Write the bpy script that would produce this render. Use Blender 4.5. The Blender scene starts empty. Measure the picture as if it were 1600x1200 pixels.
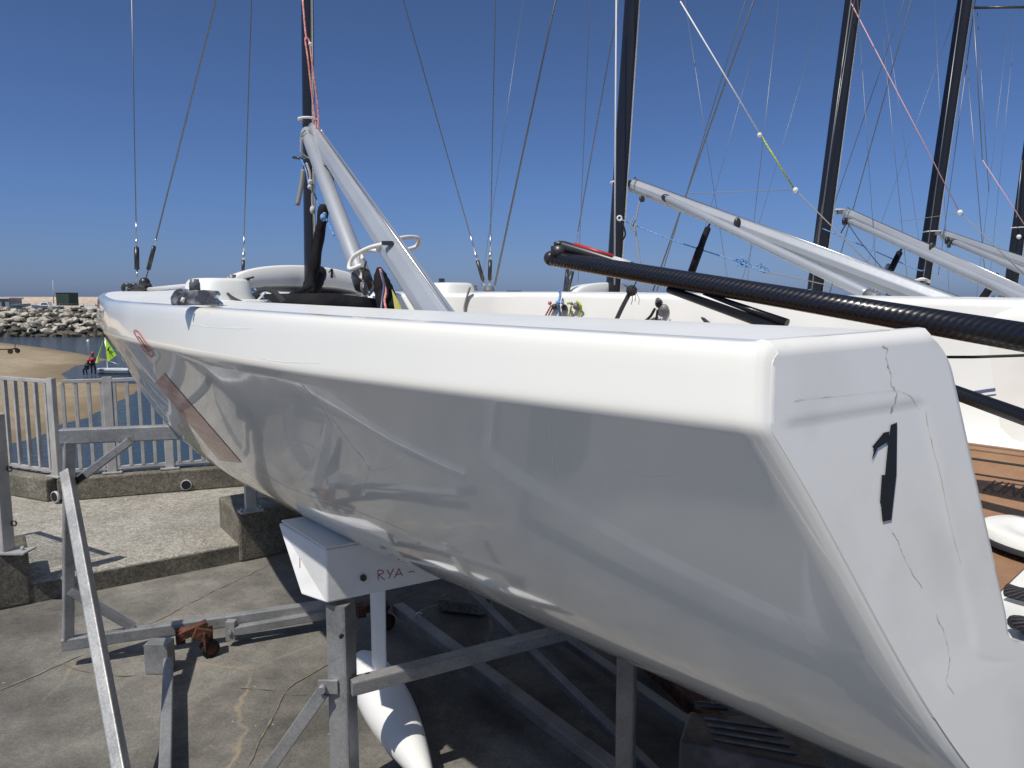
import bpy, bmesh, math, random
from mathutils import Vector, Matrix, noise
from mathutils.bvhtree import BVHTree
R = math.radians
random.seed(7)
S = bpy.context.scene
COL = S.collection
# ------------------------------------------------------------------ camera
F = 1150.0; PITCH = math.atan(132 / F); EYE = 2.1
cam_d = bpy.data.cameras.new('camera'); cam = bpy.data.objects.new('camera', cam_d); COL.objects.link(cam)
cam.location = (0, 0, EYE); cam.rotation_euler = (R(90) - PITCH, 0, 0)
cam_d.sensor_width = 36; cam_d.lens = 36 * F / 1600; cam_d.clip_start = .03; cam_d.clip_end = 12000
S.camera = cam
# ------------------------------------------------------------------ light
SUN_EL = R(59); SUN_D = Vector((-.66, -.75, 0)).normalized()      # towards the sun, on the ground
w = bpy.data.worlds.new('World'); S.world = w; w.use_nodes = True
nt = w.node_tree; bg = nt.nodes['Background']; sky = nt.nodes.new('ShaderNodeTexSky')
sky.sky_type = 'NISHITA'; sky.sun_disc = False; sky.sun_elevation = SUN_EL
sky.sun_rotation = math.atan2(SUN_D.x, SUN_D.y)
sky.altitude = 0; sky.air_density = 0.9; sky.dust_density = 0.6; sky.ozone_density = 3.0
wtc = nt.nodes.new('ShaderNodeTexCoord'); wsx = nt.nodes.new('ShaderNodeSeparateXYZ'); wcr = nt.nodes.new('ShaderNodeValToRGB'); wmx = nt.nodes.new('ShaderNodeMix')
wmx.data_type = 'RGBA'; wmx.blend_type = 'MULTIPLY'; wmx.inputs[0].default_value = 1
nt.links.new(wtc.outputs['Generated'], wsx.inputs[0]); nt.links.new(wsx.outputs[2], wcr.inputs[0])
SKY_TINT = [(0, (.33, .43, .79)), (.06, (.36, .455, .735)), (.14, (.385, .495, .75)), (.4, (.42, .495, .64)), (.7, (1, 1, 1))]
while len(wcr.color_ramp.elements) < len(SKY_TINT): wcr.color_ramp.elements.new(.5)
for e_, (p_, c_) in zip(wcr.color_ramp.elements, SKY_TINT): e_.position = p_; e_.color = (*c_, 1)
nt.links.new(sky.outputs[0], wmx.inputs[6]); nt.links.new(wcr.outputs[0], wmx.inputs[7]); nt.links.new(wmx.outputs[2], bg.inputs[0]); bg.inputs[1].default_value = 0.10
ld = bpy.data.lights.new('sun', 'SUN'); ld.energy = 3.65; ld.angle = R(.55); ld.color = (1, .95, .87)
sun = bpy.data.objects.new('sun', ld); COL.objects.link(sun)
sd = (SUN_D * math.cos(SUN_EL) + Vector((0, 0, math.sin(SUN_EL))))
sun.rotation_euler = sd.to_track_quat('Z', 'Y').to_euler()
S.view_settings.view_transform = 'Standard'; S.view_settings.look = 'None'
S.view_settings.exposure = 0.16; S.view_settings.gamma = 1
S.render.engine = 'CYCLES'; S.cycles.max_bounces = 8
# ------------------------------------------------------------------ pixel helpers (rays of the calibrated camera)
cp, sp = math.cos(PITCH), math.sin(PITCH)
def P(px, py, c):
    a = (px - 800) / F; u = (600 - py) / F
    return Vector((a * c, c * (cp + u * sp), EYE + c * (u * cp - sp)))
def G(px, py, z):
    u = (600 - py) / F
    return P(px, py, (z - EYE) / (u * cp - sp))
V = Vector
# ------------------------------------------------------------------ materials
MATS = {}
def mat(name, col, rough=.5, metal=0., col2=None, nscale=4., ndet=5., contrast=(.35, .65), bump=0., bscale=40., coat=0., coord='Object', spec=.5, stretch=None):
    m = bpy.data.materials.new(name); m.use_nodes = True; n = m.node_tree; b = n.nodes['Principled BSDF']
    b.inputs['Base Color'].default_value = (*col, 1); b.inputs['Roughness'].default_value = rough
    b.inputs['Metallic'].default_value = metal; b.inputs['Coat Weight'].default_value = coat; b.inputs['Coat Roughness'].default_value = .06
    b.inputs['Specular IOR Level'].default_value = spec
    tc = n.nodes.new('ShaderNodeTexCoord'); out = tc.outputs[coord]
    if stretch:
        mp = n.nodes.new('ShaderNodeMapping'); mp.inputs['Scale'].default_value = stretch; n.links.new(out, mp.inputs[0]); out = mp.outputs[0]
    if col2:
        nz = n.nodes.new('ShaderNodeTexNoise'); nz.inputs['Scale'].default_value = nscale; nz.inputs['Detail'].default_value = ndet
        n.links.new(out, nz.inputs['Vector'])
        cr = n.nodes.new('ShaderNodeValToRGB'); cr.color_ramp.elements[0].position = contrast[0]; cr.color_ramp.elements[1].position = contrast[1]
        cr.color_ramp.elements[0].color = (*col, 1); cr.color_ramp.elements[1].color = (*col2, 1)
        n.links.new(nz.outputs[0], cr.inputs[0]); n.links.new(cr.outputs[0], b.inputs['Base Color'])
    if bump:
        nz2 = n.nodes.new('ShaderNodeTexNoise'); nz2.inputs['Scale'].default_value = bscale; nz2.inputs['Detail'].default_value = 4
        n.links.new(out, nz2.inputs['Vector'])
        bp = n.nodes.new('ShaderNodeBump'); bp.inputs['Strength'].default_value = bump; bp.inputs['Distance'].default_value = .01
        n.links.new(nz2.outputs[0], bp.inputs['Height']); n.links.new(bp.outputs[0], b.inputs['Normal'])
    MATS[name] = m; return m
def nodes(m): return m.node_tree, m.node_tree.nodes['Principled BSDF']
mat('gelcoat', (.86, .845, .77), .09, col2=(.82, .81, .735), nscale=1.3, bump=.035, bscale=1.6, coat=.6)
mat('transom_gelcoat', (.87, .85, .79), .2, col2=(.70, .69, .63), nscale=5, contrast=(.5, .85), bump=.05, bscale=6, coat=.3)
mat('deck_white', (.82, .82, .775), .35, col2=(.76, .76, .71), nscale=3)
mat('bracket_white', (.78, .78, .76), .45, col2=(.66, .66, .63), nscale=7, contrast=(.5, .8), bump=.1)
mat('keel_white', (.8, .8, .78), .4, col2=(.74, .74, .71), nscale=5)
mat('cork', (.31, .175, .092), .8, col2=(.27, .145, .075), nscale=30, bump=.4, bscale=300)
mat('black_line', (.012, .012, .014), .6)
mat('black_tape', (.008, .008, .009), .35)
mat('black_plastic', (.02, .02, .022), .35, col2=(.045, .045, .045), nscale=12)
mat('grey_plastic', (.10, .10, .105), .4, col2=(.2, .2, .2), nscale=25, bump=.5, bscale=30)
mat('worn_plastic', (.045, .04, .047), .38, col2=(.15, .14, .15), nscale=9, contrast=(.5, .75), bump=.3, bscale=60)
mat('film_grey', (.07, .07, .08), .12, col2=(.3, .3, .32), nscale=22, contrast=(.5, .6), bump=1, bscale=40, coat=.8)
mat('black_cloth', (.008, .008, .010), .8, spec=.15, col2=(.018, .018, .02), nscale=10, bump=.9, bscale=18)
mat('black_mesh', (.01, .01, .012), .9)
mat('alloy', (.52, .54, .56), .38, .45, col2=(.45, .47, .49), nscale=2, bump=.05, bscale=30)
mat('steel', (.55, .55, .55), .3, .9)
mat('wire', (.22, .22, .215), .4, .7)
mat('white_cord', (.75, .73, .68), .8)
mat('grey_cord', (.25, .24, .21), .8)
mat('dark_cord', (.03, .03, .03), .85)
mat('blue_cord', (.03, .17, .48), .8, col2=(.25, .4, .6), nscale=90)
mat('pink_cord', (.65, .13, .13), .8, col2=(.75, .45, .4), nscale=90)
mat('pale_pink_cord', (.62, .36, .34), .8); mat('red_cord', (.5, .04, .06), .8, col2=(.6, .3, .3), nscale=120)
mat('yellow_cord', (.6, .72, .08), .8, col2=(.15, .2, .05), nscale=120)
mat('red_stripe', (.5, .03, .03), .4)
mat('violet_stripe', (.10, .11, .22), .4)
mat('sticker', (.42, .11, .09), .2, col2=(.58, .30, .26), nscale=3.5, contrast=(.46, .66), stretch=(1.2, 14, 7), coat=.25)
mat('sticker_dark', (.13, .05, .05), .12, coat=1)
mat('red_ring', (.5, .03, .06), .25)
mat('crack_and_step', (.42, .38, .32), .8, col2=(.66, .63, .58), nscale=30)
mat('red_pen', (.35, .05, .07), .6)
mat('yellow_webbing', (.62, .6, .14), .8)
mat('rust', (.035, .018, .012), .85, col2=(.16, .055, .024), nscale=20, bump=.8, bscale=60)
mat('tyre', (.02, .018, .016), .8)
mat('fence_steel', (.52, .51, .48), .5, .25, col2=(.40, .39, .37), nscale=9, bump=.2, bscale=50)
mat('container_green', (.045, .075, .055), .7)
mat('lime', (.42, .72, .03), .6)
mat('lime_pale', (.50, .72, .12), .6)
mat('orange', (.65, .10, .03), .7); mat('red_vest', (.5, .03, .04), .7)
mat('wetsuit', (.012, .014, .02), .6); mat('skin', (.5, .3, .2), .6)
mat('hull_white', (.8, .8, .8), .3); mat('hull_blue', (.05, .25, .4), .4)
mat('dark_glass', (.03, .04, .05), .2); mat('wall_grey', (.25, .26, .28), .7)
mat('pale_grey', (.55, .55, .55), .6)
# galvanised steel: spangle cells and streaks
def galv(name, a, b_):
    m = mat(name, a, .48, .45, bump=.12, bscale=60); n, b = nodes(m)
    tc = n.nodes.new('ShaderNodeTexCoord'); vo = n.nodes.new('ShaderNodeTexVoronoi'); vo.inputs['Scale'].default_value = 110
    nz = n.nodes.new('ShaderNodeTexNoise'); nz.inputs['Scale'].default_value = 5; nz.inputs['Detail'].default_value = 8
    n.links.new(tc.outputs['Object'], vo.inputs['Vector']); n.links.new(tc.outputs['Object'], nz.inputs['Vector'])
    mx = n.nodes.new('ShaderNodeMix'); mx.data_type = 'FLOAT'; mx.inputs[0].default_value = .85
    sep = n.nodes.new('ShaderNodeSeparateColor'); n.links.new(vo.outputs['Color'], sep.inputs[0])
    n.links.new(sep.outputs[0], mx.inputs[2]); n.links.new(nz.outputs[0], mx.inputs[3])
    cr = n.nodes.new('ShaderNodeValToRGB'); cr.color_ramp.elements[0].position = .3; cr.color_ramp.elements[1].position = .72
    cr.color_ramp.elements[0].color = (*b_, 1); cr.color_ramp.elements[1].color = (*a, 1)
    n.links.new(mx.outputs[0], cr.inputs[0])
    nr = n.nodes.new('ShaderNodeTexNoise'); nr.inputs['Scale'].default_value = 11; nr.inputs['Detail'].default_value = 8; nr.inputs['Roughness'].default_value = .7; n.links.new(tc.outputs['Object'], nr.inputs['Vector'])
    rr = n.nodes.new('ShaderNodeMapRange'); rr.inputs[1].default_value = .62; rr.inputs[2].default_value = .74; n.links.new(nr.outputs[0], rr.inputs[0])
    m2 = n.nodes.new('ShaderNodeMix'); m2.data_type = 'RGBA'; n.links.new(rr.outputs[0], m2.inputs[0]); n.links.new(cr.outputs[0], m2.inputs[6]); m2.inputs[7].default_value = (.20, .12, .07, 1); n.links.new(m2.outputs[2], b.inputs['Base Color'])
galv('galvanised', (.43, .43, .42), (.22, .225, .225)); galv('galvanised_dull', (.30, .29, .275), (.17, .165, .16))
# gelcoat: wrinkled clear film over the bow, grime on the bottom
n, b = nodes(MATS['gelcoat']); L_ = n.links.new; tc_ = n.nodes.new('ShaderNodeTexCoord'); sx_ = n.nodes.new('ShaderNodeSeparateXYZ'); L_(tc_.outputs['Object'], sx_.inputs[0])
def mrange(src, a, b2):
    q = n.nodes.new('ShaderNodeMapRange'); q.interpolation_type = 'SMOOTHSTEP'; q.inputs[1].default_value = a; q.inputs[2].default_value = b2; L_(src, q.inputs[0]); return q
mp_ = n.nodes.new('ShaderNodeMapping'); mp_.inputs['Scale'].default_value = (1.3, 5, 3.2); mp_.inputs['Rotation'].default_value = (0, .5, 0); L_(tc_.outputs['Object'], mp_.inputs[0])
rn_ = n.nodes.new('ShaderNodeTexNoise'); rn_.noise_type = 'RIDGED_MULTIFRACTAL'; rn_.inputs['Scale'].default_value = 1.1; rn_.inputs['Detail'].default_value = 3; L_(mp_.outputs[0], rn_.inputs['Vector'])
film_ = mrange(sx_.outputs[0], .5, -.1); lo_ = mrange(sx_.outputs[2], 1.99, 1.93)
mm_ = n.nodes.new('ShaderNodeMath'); mm_.operation = 'MULTIPLY'; L_(film_.outputs[0], mm_.inputs[0]); L_(lo_.outputs[0], mm_.inputs[1])
fb_ = n.nodes.new('ShaderNodeBump'); fb_.inputs['Distance'].default_value = .012; L_(mm_.outputs[0], fb_.inputs['Strength']); L_(rn_.outputs[0], fb_.inputs['Height'])
L_(b.inputs['Normal'].links[0].from_socket, fb_.inputs['Normal']); L_(fb_.outputs[0], b.inputs['Normal']); L_(fb_.outputs[0], b.inputs['Coat Normal'])
gn_ = n.nodes.new('ShaderNodeTexNoise'); gn_.inputs['Scale'].default_value = 3.5; gn_.inputs['Detail'].default_value = 7; gn_.inputs['Roughness'].default_value = .7; L_(tc_.outputs['Object'], gn_.inputs['Vector'])
ad_ = n.nodes.new('ShaderNodeMath'); ad_.operation = 'MULTIPLY_ADD'; ad_.inputs[1].default_value = .7; L_(gn_.outputs[0], ad_.inputs[0]); L_(sx_.outputs[2], ad_.inputs[2])
dirt_ = mrange(ad_.outputs[0], 1.68, 1.42); mx_ = n.nodes.new('ShaderNodeMix'); mx_.data_type = 'RGBA'; L_(dirt_.outputs[0], mx_.inputs[0]); L_(b.inputs['Base Color'].links[0].from_socket, mx_.inputs[6]); mx_.inputs[7].default_value = (.66, .63, .52, 1); L_(mx_.outputs[2], b.inputs['Base Color'])
sr_ = n.nodes.new('ShaderNodeTexNoise'); sr_.inputs['Scale'].default_value = 2.2; sr_.inputs['Detail'].default_value = 8; sr_.inputs['Roughness'].default_value = .75; L_(tc_.outputs['Object'], sr_.inputs['Vector'])
rr_ = n.nodes.new('ShaderNodeMapRange'); rr_.inputs[1].default_value = .4; rr_.inputs[2].default_value = .75; rr_.inputs[3].default_value = .05; rr_.inputs[4].default_value = .2; L_(sr_.outputs[0], rr_.inputs[0]); L_(rr_.outputs[0], b.inputs['Roughness'])
b.inputs['Coat Roughness'].default_value = .02
# carbon weave running round a tube (uv.y in metres along, uv.x round)
def carbon(name, scale, bumpk, xs=3, base=(.008, .008, .011), rough=.22, cm=1.35):
    m = mat(name, base, rough, 0, coat=.0, spec=.6); n, b = nodes(m)
    uv = n.nodes.new('ShaderNodeUVMap'); mp = n.nodes.new('ShaderNodeMapping'); mp.inputs['Scale'].default_value = (xs, scale, 1)
    n.links.new(uv.outputs[0], mp.inputs[0])
    wv = n.nodes.new('ShaderNodeTexWave'); wv.wave_type = 'BANDS'; wv.bands_direction = 'DIAGONAL'; wv.inputs['Scale'].default_value = 1; wv.inputs['Distortion'].default_value = .15
    n.links.new(mp.outputs[0], wv.inputs['Vector'])
    bp = n.nodes.new('ShaderNodeBump'); bp.inputs['Strength'].default_value = bumpk; bp.inputs['Distance'].default_value = .004
    n.links.new(wv.outputs[0], bp.inputs['Height']); n.links.new(bp.outputs[0], b.inputs['Normal'])
    cr = n.nodes.new('ShaderNodeValToRGB'); cr.color_ramp.elements[0].color = (*base, 1); cr.color_ramp.elements[1].color = (base[0] * cm, base[1] * cm, base[2] * cm, 1)
    n.links.new(wv.outputs[0], cr.inputs[0]); n.links.new(cr.outputs[0], b.inputs['Base Color'])
    if name == 'carbon':
        mr = n.nodes.new('ShaderNodeMapRange'); mr.inputs[3].default_value = .18; mr.inputs[4].default_value = .34; n.links.new(wv.outputs[0], mr.inputs[0]); n.links.new(mr.outputs[0], b.inputs['Roughness'])
carbon('carbon', 40, .10, 4); carbon('carbon_mast', 60, .03, 2, (.009, .009, .011), .3)
def rope_mat(name, base, c2):
    carbon(name, 60, 1, 7, base, .85); n, b = nodes(MATS[name])
    for q in n.nodes:
        if q.type == 'VALTORGB': q.color_ramp.elements[1].color = (*c2, 1)
rope_mat('black_rope', (.015, .015, .018), (.06, .06, .065))
rope_mat('white_rope', (.55, .53, .48), (.78, .76, .7))
# ------------------------------------------------------------------ mesh builder
class MB:
    def __init__(s): s.v = []; s.f = []; s.uv = {}; s.sm = []
    def add(s, vs, fs, smooth=False, uvs=None):
        o = len(s.v); s.v += [V(p) for p in vs]
        for i, f in enumerate(fs):
            if uvs: s.uv[len(s.f)] = uvs[i]
            s.f.append([o + k for k in f]); s.sm.append(smooth)
        return s
    def box(s, c, size, rot=None, taper=1.):
        c = V(c); hx, hy, hz = [q / 2 for q in size]; vs = []
        for z, t in ((-hz, 1), (hz, taper)):
            for x, y in ((-hx, -hy), (hx, -hy), (hx, hy), (-hx, hy)):
                p = V((x * t, y * t, z)); vs.append(c + (rot @ p if rot else p))
        return s.add(vs, [(3, 2, 1, 0), (4, 5, 6, 7), (0, 1, 5, 4), (1, 2, 6, 5), (2, 3, 7, 6), (3, 0, 4, 7)])
    def bar(s, a, b, w_, h, up=(0, 0, 1), bev=.12):
        """square tube from a to b with softened corners; w_ sideways, h along up"""
        a = V(a); b = V(b); d = (b - a).normalized(); up = V(up)
        if abs(d.dot(up)) > .97: up = V((.669, -.743, 0))
        sd_ = d.cross(up).normalized(); u = sd_.cross(d).normalized()
        r = min(w_, h) * bev; pts = []
        for cx, cy, a0 in ((w_ / 2 - r, h / 2 - r, 0), (-w_ / 2 + r, h / 2 - r, 90), (-w_ / 2 + r, -h / 2 + r, 180), (w_ / 2 - r, -h / 2 + r, 270)):
            for k in (0, 45, 90): pts.append((cx + r * math.cos(R(a0 + k)), cy + r * math.sin(R(a0 + k))))
        n = len(pts); vs = [q + sd_ * x + u * y for q in (a, b) for x, y in pts]
        fs = [[i, (i + 1) % n, n + (i + 1) % n, n + i] for i in range(n)] + [list(range(n))[::-1], list(range(n, 2 * n))]
        return s.add(vs, fs)
    def tube(s, pts, r, seg=10, sq=1., side=None, smooth=True, cap=True, sec=None):
        """tube along pts; r number or list; sq = width factor along side"""
        pts = [V(p) for p in pts]; n = len(pts); rs = r if isinstance(r, (list, tuple)) else [r] * n
        ref = V(side) if side is not None else None; vs = []; L = [0]
        for i in range(1, n): L.append(L[-1] + (pts[i] - pts[i - 1]).length)
        prev = None
        for i in range(n):
            d = (pts[min(i + 1, n - 1)] - pts[max(i - 1, 0)]).normalized()
            q = ref if ref is not None else (prev if prev is not None else (V((0, 0, 1)) if abs(d.z) < .9 else V((1, 0, 0))))
            x = (q - d * q.dot(d)).normalized(); y = d.cross(x).normalized(); prev = x
            for k in range(seg):
                t = 2 * math.pi * k / seg
                if sec: cx, cy = sec[k]
                else: cx, cy = math.cos(t) * sq, math.sin(t)
                vs.append(pts[i] + x * cx * rs[i] + y * cy * rs[i])
        fs = []; uv = []
        for i in range(n - 1):
            for k in range(seg):
                k2 = (k + 1) % seg; fs.append([i * seg + k, i * seg + k2, (i + 1) * seg + k2, (i + 1) * seg + k])
                uv.append([(k / seg, L[i]), ((k + 1) / seg, L[i]), ((k + 1) / seg, L[i + 1]), (k / seg, L[i + 1])])
        s.add(vs, fs, smooth, uv)
        if cap:
            o = len(s.v) - len(vs); s.f.append([o + k for k in range(seg)][::-1]); s.sm.append(False)
            s.f.append([o + (n - 1) * seg + k for k in range(seg)]); s.sm.append(False)
        return s
    def ball(s, c, r, seg=12, sc=(1, 1, 1), rot=None):
        c = V(c); vs = [c + (rot @ V((0, 0, r * sc[2])) if rot else V((0, 0, r * sc[2])))]; rings = seg // 2
        for i in range(1, rings):
            t = math.pi * i / rings
            for k in range(seg):
                a = 2 * math.pi * k / seg
                p = V((r * sc[0] * math.sin(t) * math.cos(a), r * sc[1] * math.sin(t) * math.sin(a), r * sc[2] * math.cos(t)))
                vs.append(c + (rot @ p if rot else p))
        p = V((0, 0, -r * sc[2])); vs.append(c + (rot @ p if rot else p)); fs = [[0, 1 + k, 1 + (k + 1) % seg] for k in range(seg)]
        for i in range(rings - 2):
            for k in range(seg): fs.append([1 + i * seg + k, 1 + (i + 1) * seg + k, 1 + (i + 1) * seg + (k + 1) % seg, 1 + i * seg + (k + 1) % seg])
        o = 1 + (rings - 2) * seg
        fs += [[o + k, len(vs) - 1, o + (k + 1) % seg] for k in range(seg)]
        return s.add(vs, fs, True)
    def prism(s, pts, vec, smooth=False):
        n = len(pts); pts = [V(p) for p in pts]; vec = V(vec)
        fs = [list(range(n))[::-1], list(range(n, 2 * n))] + [[i, (i + 1) % n, n + (i + 1) % n, n + i] for i in range(n)]
        return s.add(pts + [p + vec for p in pts], fs, smooth)
    def grid(s, rows, smooth=True, closed=False):
        m = len(rows[0]); vs = [p for r in rows for p in r]; fs = []
        for i in range(len(rows) - 1):
            for k in range(m if closed else m - 1): fs.append([i * m + k, i * m + (k + 1) % m, (i + 1) * m + (k + 1) % m, (i + 1) * m + k])
        return s.add(vs, fs, smooth)
    def build(s, name, material, parent=None, local=False, weld=False, sharp=None, fixn=True):
        me = bpy.data.meshes.new(name)
        inv = parent.matrix_world.inverted() if (parent is not None and not local) else Matrix()
        me.from_pydata([inv @ p for p in s.v], [], s.f)
        if s.uv:
            l = me.uv_layers.new(name='UVMap')
            for p in me.polygons:
                if p.index in s.uv:
                    for li, uvv in zip(p.loop_indices, s.uv[p.index]): l.data[li].uv = uvv
        for p, q in zip(me.polygons, s.sm): p.use_smooth = q
        me.materials.append(MATS[material] if isinstance(material, str) else material)
        bm = bmesh.new(); bm.from_mesh(me)
        if weld: bmesh.ops.remove_doubles(bm, verts=bm.verts, dist=1e-4)
        if fixn: bmesh.ops.recalc_face_normals(bm, faces=bm.faces)
        bm.to_mesh(me); bm.free()
        if sharp: me.set_sharp_from_angle(angle=R(sharp))
        o = bpy.data.objects.new(name, me); COL.objects.link(o)
        if parent is not None: link_to(o, parent)
        return o
def link_to(o, parent):
    o.parent = parent; o.matrix_world = parent.matrix_world.copy()
def thing(name, label, cat, loc=(0, 0, 0), rz=0., group=None, scale=1.):
    o = bpy.data.objects.new(name, None); COL.objects.link(o); o.empty_display_size = .2
    o.location = loc; o.rotation_euler = (0, 0, rz); o.scale = (scale,) * 3
    o.matrix_world = Matrix.Translation(V(loc)) @ Matrix.Rotation(rz, 4, 'Z') @ Matrix.Scale(scale, 4)
    o['label'] = label; o['category'] = cat
    if group: o['group'] = group
    return o
def tag(o, label, cat, group=None):
    o['label'] = label; o['category'] = cat
    if group: o['group'] = group
    return o
def struct(o): o['kind'] = 'structure'; return o
def copy_tree(o, parent=None):
    c = o.copy(); COL.objects.link(c)
    if parent is not None: c.parent = parent
    for ch in list(o.children): copy_tree(ch, c)
    return c
def lerp(a, b, t): return a + (b - a) * t
def interp(x, tab):
    if x <= tab[0][0]: return tab[0][1]
    for (x0, y0), (x1, y1) in zip(tab, tab[1:]):
        if x <= x1: return y0 + (y1 - y0) * (x - x0) / (x1 - x0)
    return tab[-1][1]
def smooth_tab(tab, n=200, k=6):
    x0, x1 = tab[0][0], tab[-1][0]; xs = [x0 + (x1 - x0) * i / n for i in range(n + 1)]; ys = [interp(x, tab) for x in xs]
    for _ in range(k):
        ys = [ys[0]] + [(ys[i - 1] + 2 * ys[i] + ys[i + 1]) / 4 for i in range(1, n)] + [ys[-1]]
    return list(zip(xs, ys))
def sstep(a, b, x):
    t = max(0, min(1, (x - a) / (b - a))); return t * t * (3 - 2 * t)
def catmull(pts, n=8):
    pts = [V(p) for p in pts]; out = []
    q = [pts[0] * 2 - pts[1]] + pts + [pts[-1] * 2 - pts[-2]]
    for i in range(1, len(q) - 2):
        for k in range(n):
            t = k / n
            out.append(.5 * ((2 * q[i]) + (q[i + 1] - q[i - 1]) * t + (2 * q[i - 1] - 5 * q[i] + 4 * q[i + 1] - q[i + 2]) * t * t + (3 * q[i] - q[i - 1] - 3 * q[i + 1] + q[i + 2]) * t ** 3))
    return out + [pts[-1]]

# ================================================================== GROUND AND SHORE
SEA = -2.8
def concrete(name, c1, c2, c3, scale=1.2, agg=90, rough=.85, cracks=False, ctr=(.36, .66), spk=(.62, 1.35)):
    m = mat(name, c1, rough); n, b = nodes(m); L = n.links.new
    g = n.nodes.new('ShaderNodeNewGeometry'); pos = g.outputs['Position']
    def noise_(sc, det=8, r=.6):
        q = n.nodes.new('ShaderNodeTexNoise'); q.inputs['Scale'].default_value = sc; q.inputs['Detail'].default_value = det; q.inputs['Roughness'].default_value = r
        L(pos, q.inputs['Vector']); return q
    def ramp(src, p0, p1, a, b2):
        q = n.nodes.new('ShaderNodeValToRGB'); e = q.color_ramp.elements; e[0].position = p0; e[1].position = p1; e[0].color = (*a, 1); e[1].color = (*b2, 1); L(src, q.inputs[0]); return q
    def mix(f, a, b2, mode='MIX'):
        q = n.nodes.new('ShaderNodeMix'); q.data_type = 'RGBA'; q.blend_type = mode
        if isinstance(f, float): q.inputs[0].default_value = f
        else: L(f, q.inputs[0])
        for s_, i in ((a, 6), (b2, 7)):
            if isinstance(s_, tuple): q.inputs[i].default_value = (*s_, 1)
            else: L(s_, q.inputs[i])
        return q.outputs[2]
    big = ramp(noise_(scale, 7, .68).outputs[0], *ctr, c1, c2)
    mid = ramp(noise_(scale * 7, 6, .7).outputs[0], .45, .75, (0, 0, 0), (1, 1, 1))
    c = mix(mid.outputs[0], big.outputs[0], c3)
    vo = n.nodes.new('ShaderNodeTexVoronoi'); vo.inputs['Scale'].default_value = agg; L(pos, vo.inputs['Vector'])
    sp_ = n.nodes.new('ShaderNodeSeparateColor'); L(vo.outputs['Color'], sp_.inputs[0])
    ag = ramp(sp_.outputs[0], 0, 1, (spk[0],) * 3, (spk[1],) * 3)
    c = mix(1.0, c, ag.outputs[0], 'MULTIPLY')
    fl = ramp(noise_(24, 3, .5).outputs[0], .72, .75, (0, 0, 0), (1, 1, 1)); c = mix(fl.outputs[0], c, (c2[0] * 1.6, c2[1] * 1.55, c2[2] * 1.45))
    if cracks:
        wn = noise_(1.6, 5); mp = n.nodes.new('ShaderNodeMix'); mp.data_type = 'VECTOR'; mp.inputs[0].default_value = .22; L(pos, mp.inputs[4]); L(wn.outputs['Color'], mp.inputs[5])
        v2 = n.nodes.new('ShaderNodeTexVoronoi'); v2.feature = 'DISTANCE_TO_EDGE'; v2.inputs['Scale'].default_value = .75; L(mp.outputs[1], v2.inputs['Vector'])
        edge = ramp(v2.outputs['Distance'], .0015, .006, (1, 1, 1), (0, 0, 0))
        gate = ramp(noise_(.8, 2).outputs[0], .47, .56, (0, 0, 0), (1, 1, 1))
        f = mix(1.0, edge.outputs[0], gate.outputs[0], 'MULTIPLY'); c = mix(f, c, (.27, .225, .16))
    L(c, b.inputs['Base Color'])
    bp = n.nodes.new('ShaderNodeBump'); bp.inputs['Strength'].default_value = .5; bp.inputs['Distance'].default_value = .004
    L(sp_.outputs[1], bp.inputs['Height']); L(bp.outputs[0], b.inputs['Normal']); return m
concrete('yard_concrete', (.080, .075, .066), (.235, .222, .192), (.112, .105, .092), .6, 110, cracks=True, ctr=(.42, .60), spk=(.84, 1.17))
concrete('path_concrete', (.27, .25, .21), (.40, .375, .32), (.22, .205, .17), 1.6, 75)
concrete('kerb_concrete', (.11, .10, .075), (.24, .215, .165), (.09, .085, .065), 3.5, 90)

def yd(px, py, z=0.): return G(px, py, z)
# quay / yard: one slab to the far side, its edge under the fence
fl0 = G(92, 745, .37)                      # corner of the upstand
fa = G(15, 733, .37); fb = G(268, 732, .37)
dl = (fa - fl0).normalized(); dr = (fb - fl0).normalized()
dl.z = dr.z = 0; dl.normalize(); dr.normalize()
n_l = V((-dl.y, dl.x, 0)); n_l = n_l if n_l.y > 0 else -n_l
n_r = V((-dr.y, dr.x, 0)); n_r = n_r if n_r.y > 0 else -n_r
edge_l = fl0 + n_l * .2; edge_far_l = fl0 + dl * 14 + n_l * .2; edge_far_r = fl0 + dr * 9 + n_r * .2
quay = [(-40, -30), (60, -30), (60, 60), (14, 60), (edge_far_r.x, edge_far_r.y), (edge_l.x, edge_l.y), (edge_far_l.x, edge_far_l.y), (-40, edge_far_l.y)]
m = MB(); m.prism([(x, y, -4) for x, y in quay], (0, 0, 4)); struct(m.build('yard_ground', 'yard_concrete'))
# raised path between yard and upstand
pf0 = G(62, 940, 0); pf1 = G(372, 878, 0); PZ = .145
d_ = (pf1 - pf0).normalized(); pa = pf0 - d_ * 8; pb = pf1 + d_ * 7
m = MB(); m.prism([(pa.x, pa.y, .0), (pb.x, pb.y, .0), (edge_far_r.x - .02, edge_far_r.y - .02, .0), (edge_l.x, edge_l.y - .01, .0), (edge_far_l.x, edge_far_l.y - .01, .0)], (0, 0, PZ))
o = m.build('raised_path', 'path_concrete'); struct(o)
bv = o.modifiers.new('bevel', 'BEVEL'); bv.width = .012; bv.segments = 2
# darker weathered riser strip on the path edge
m = MB(); nn = V((d_.y, -d_.x, 0)); nn = nn if nn.y < 0 else -nn
m.prism([pa + nn * .004, pb + nn * .004, pb + nn * .004 + V((0, 0, PZ - .012)), pa + nn * .004 + V((0, 0, PZ - .012))], nn * .006)
struct(m.build('path_riser', 'kerb_concrete'))
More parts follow.
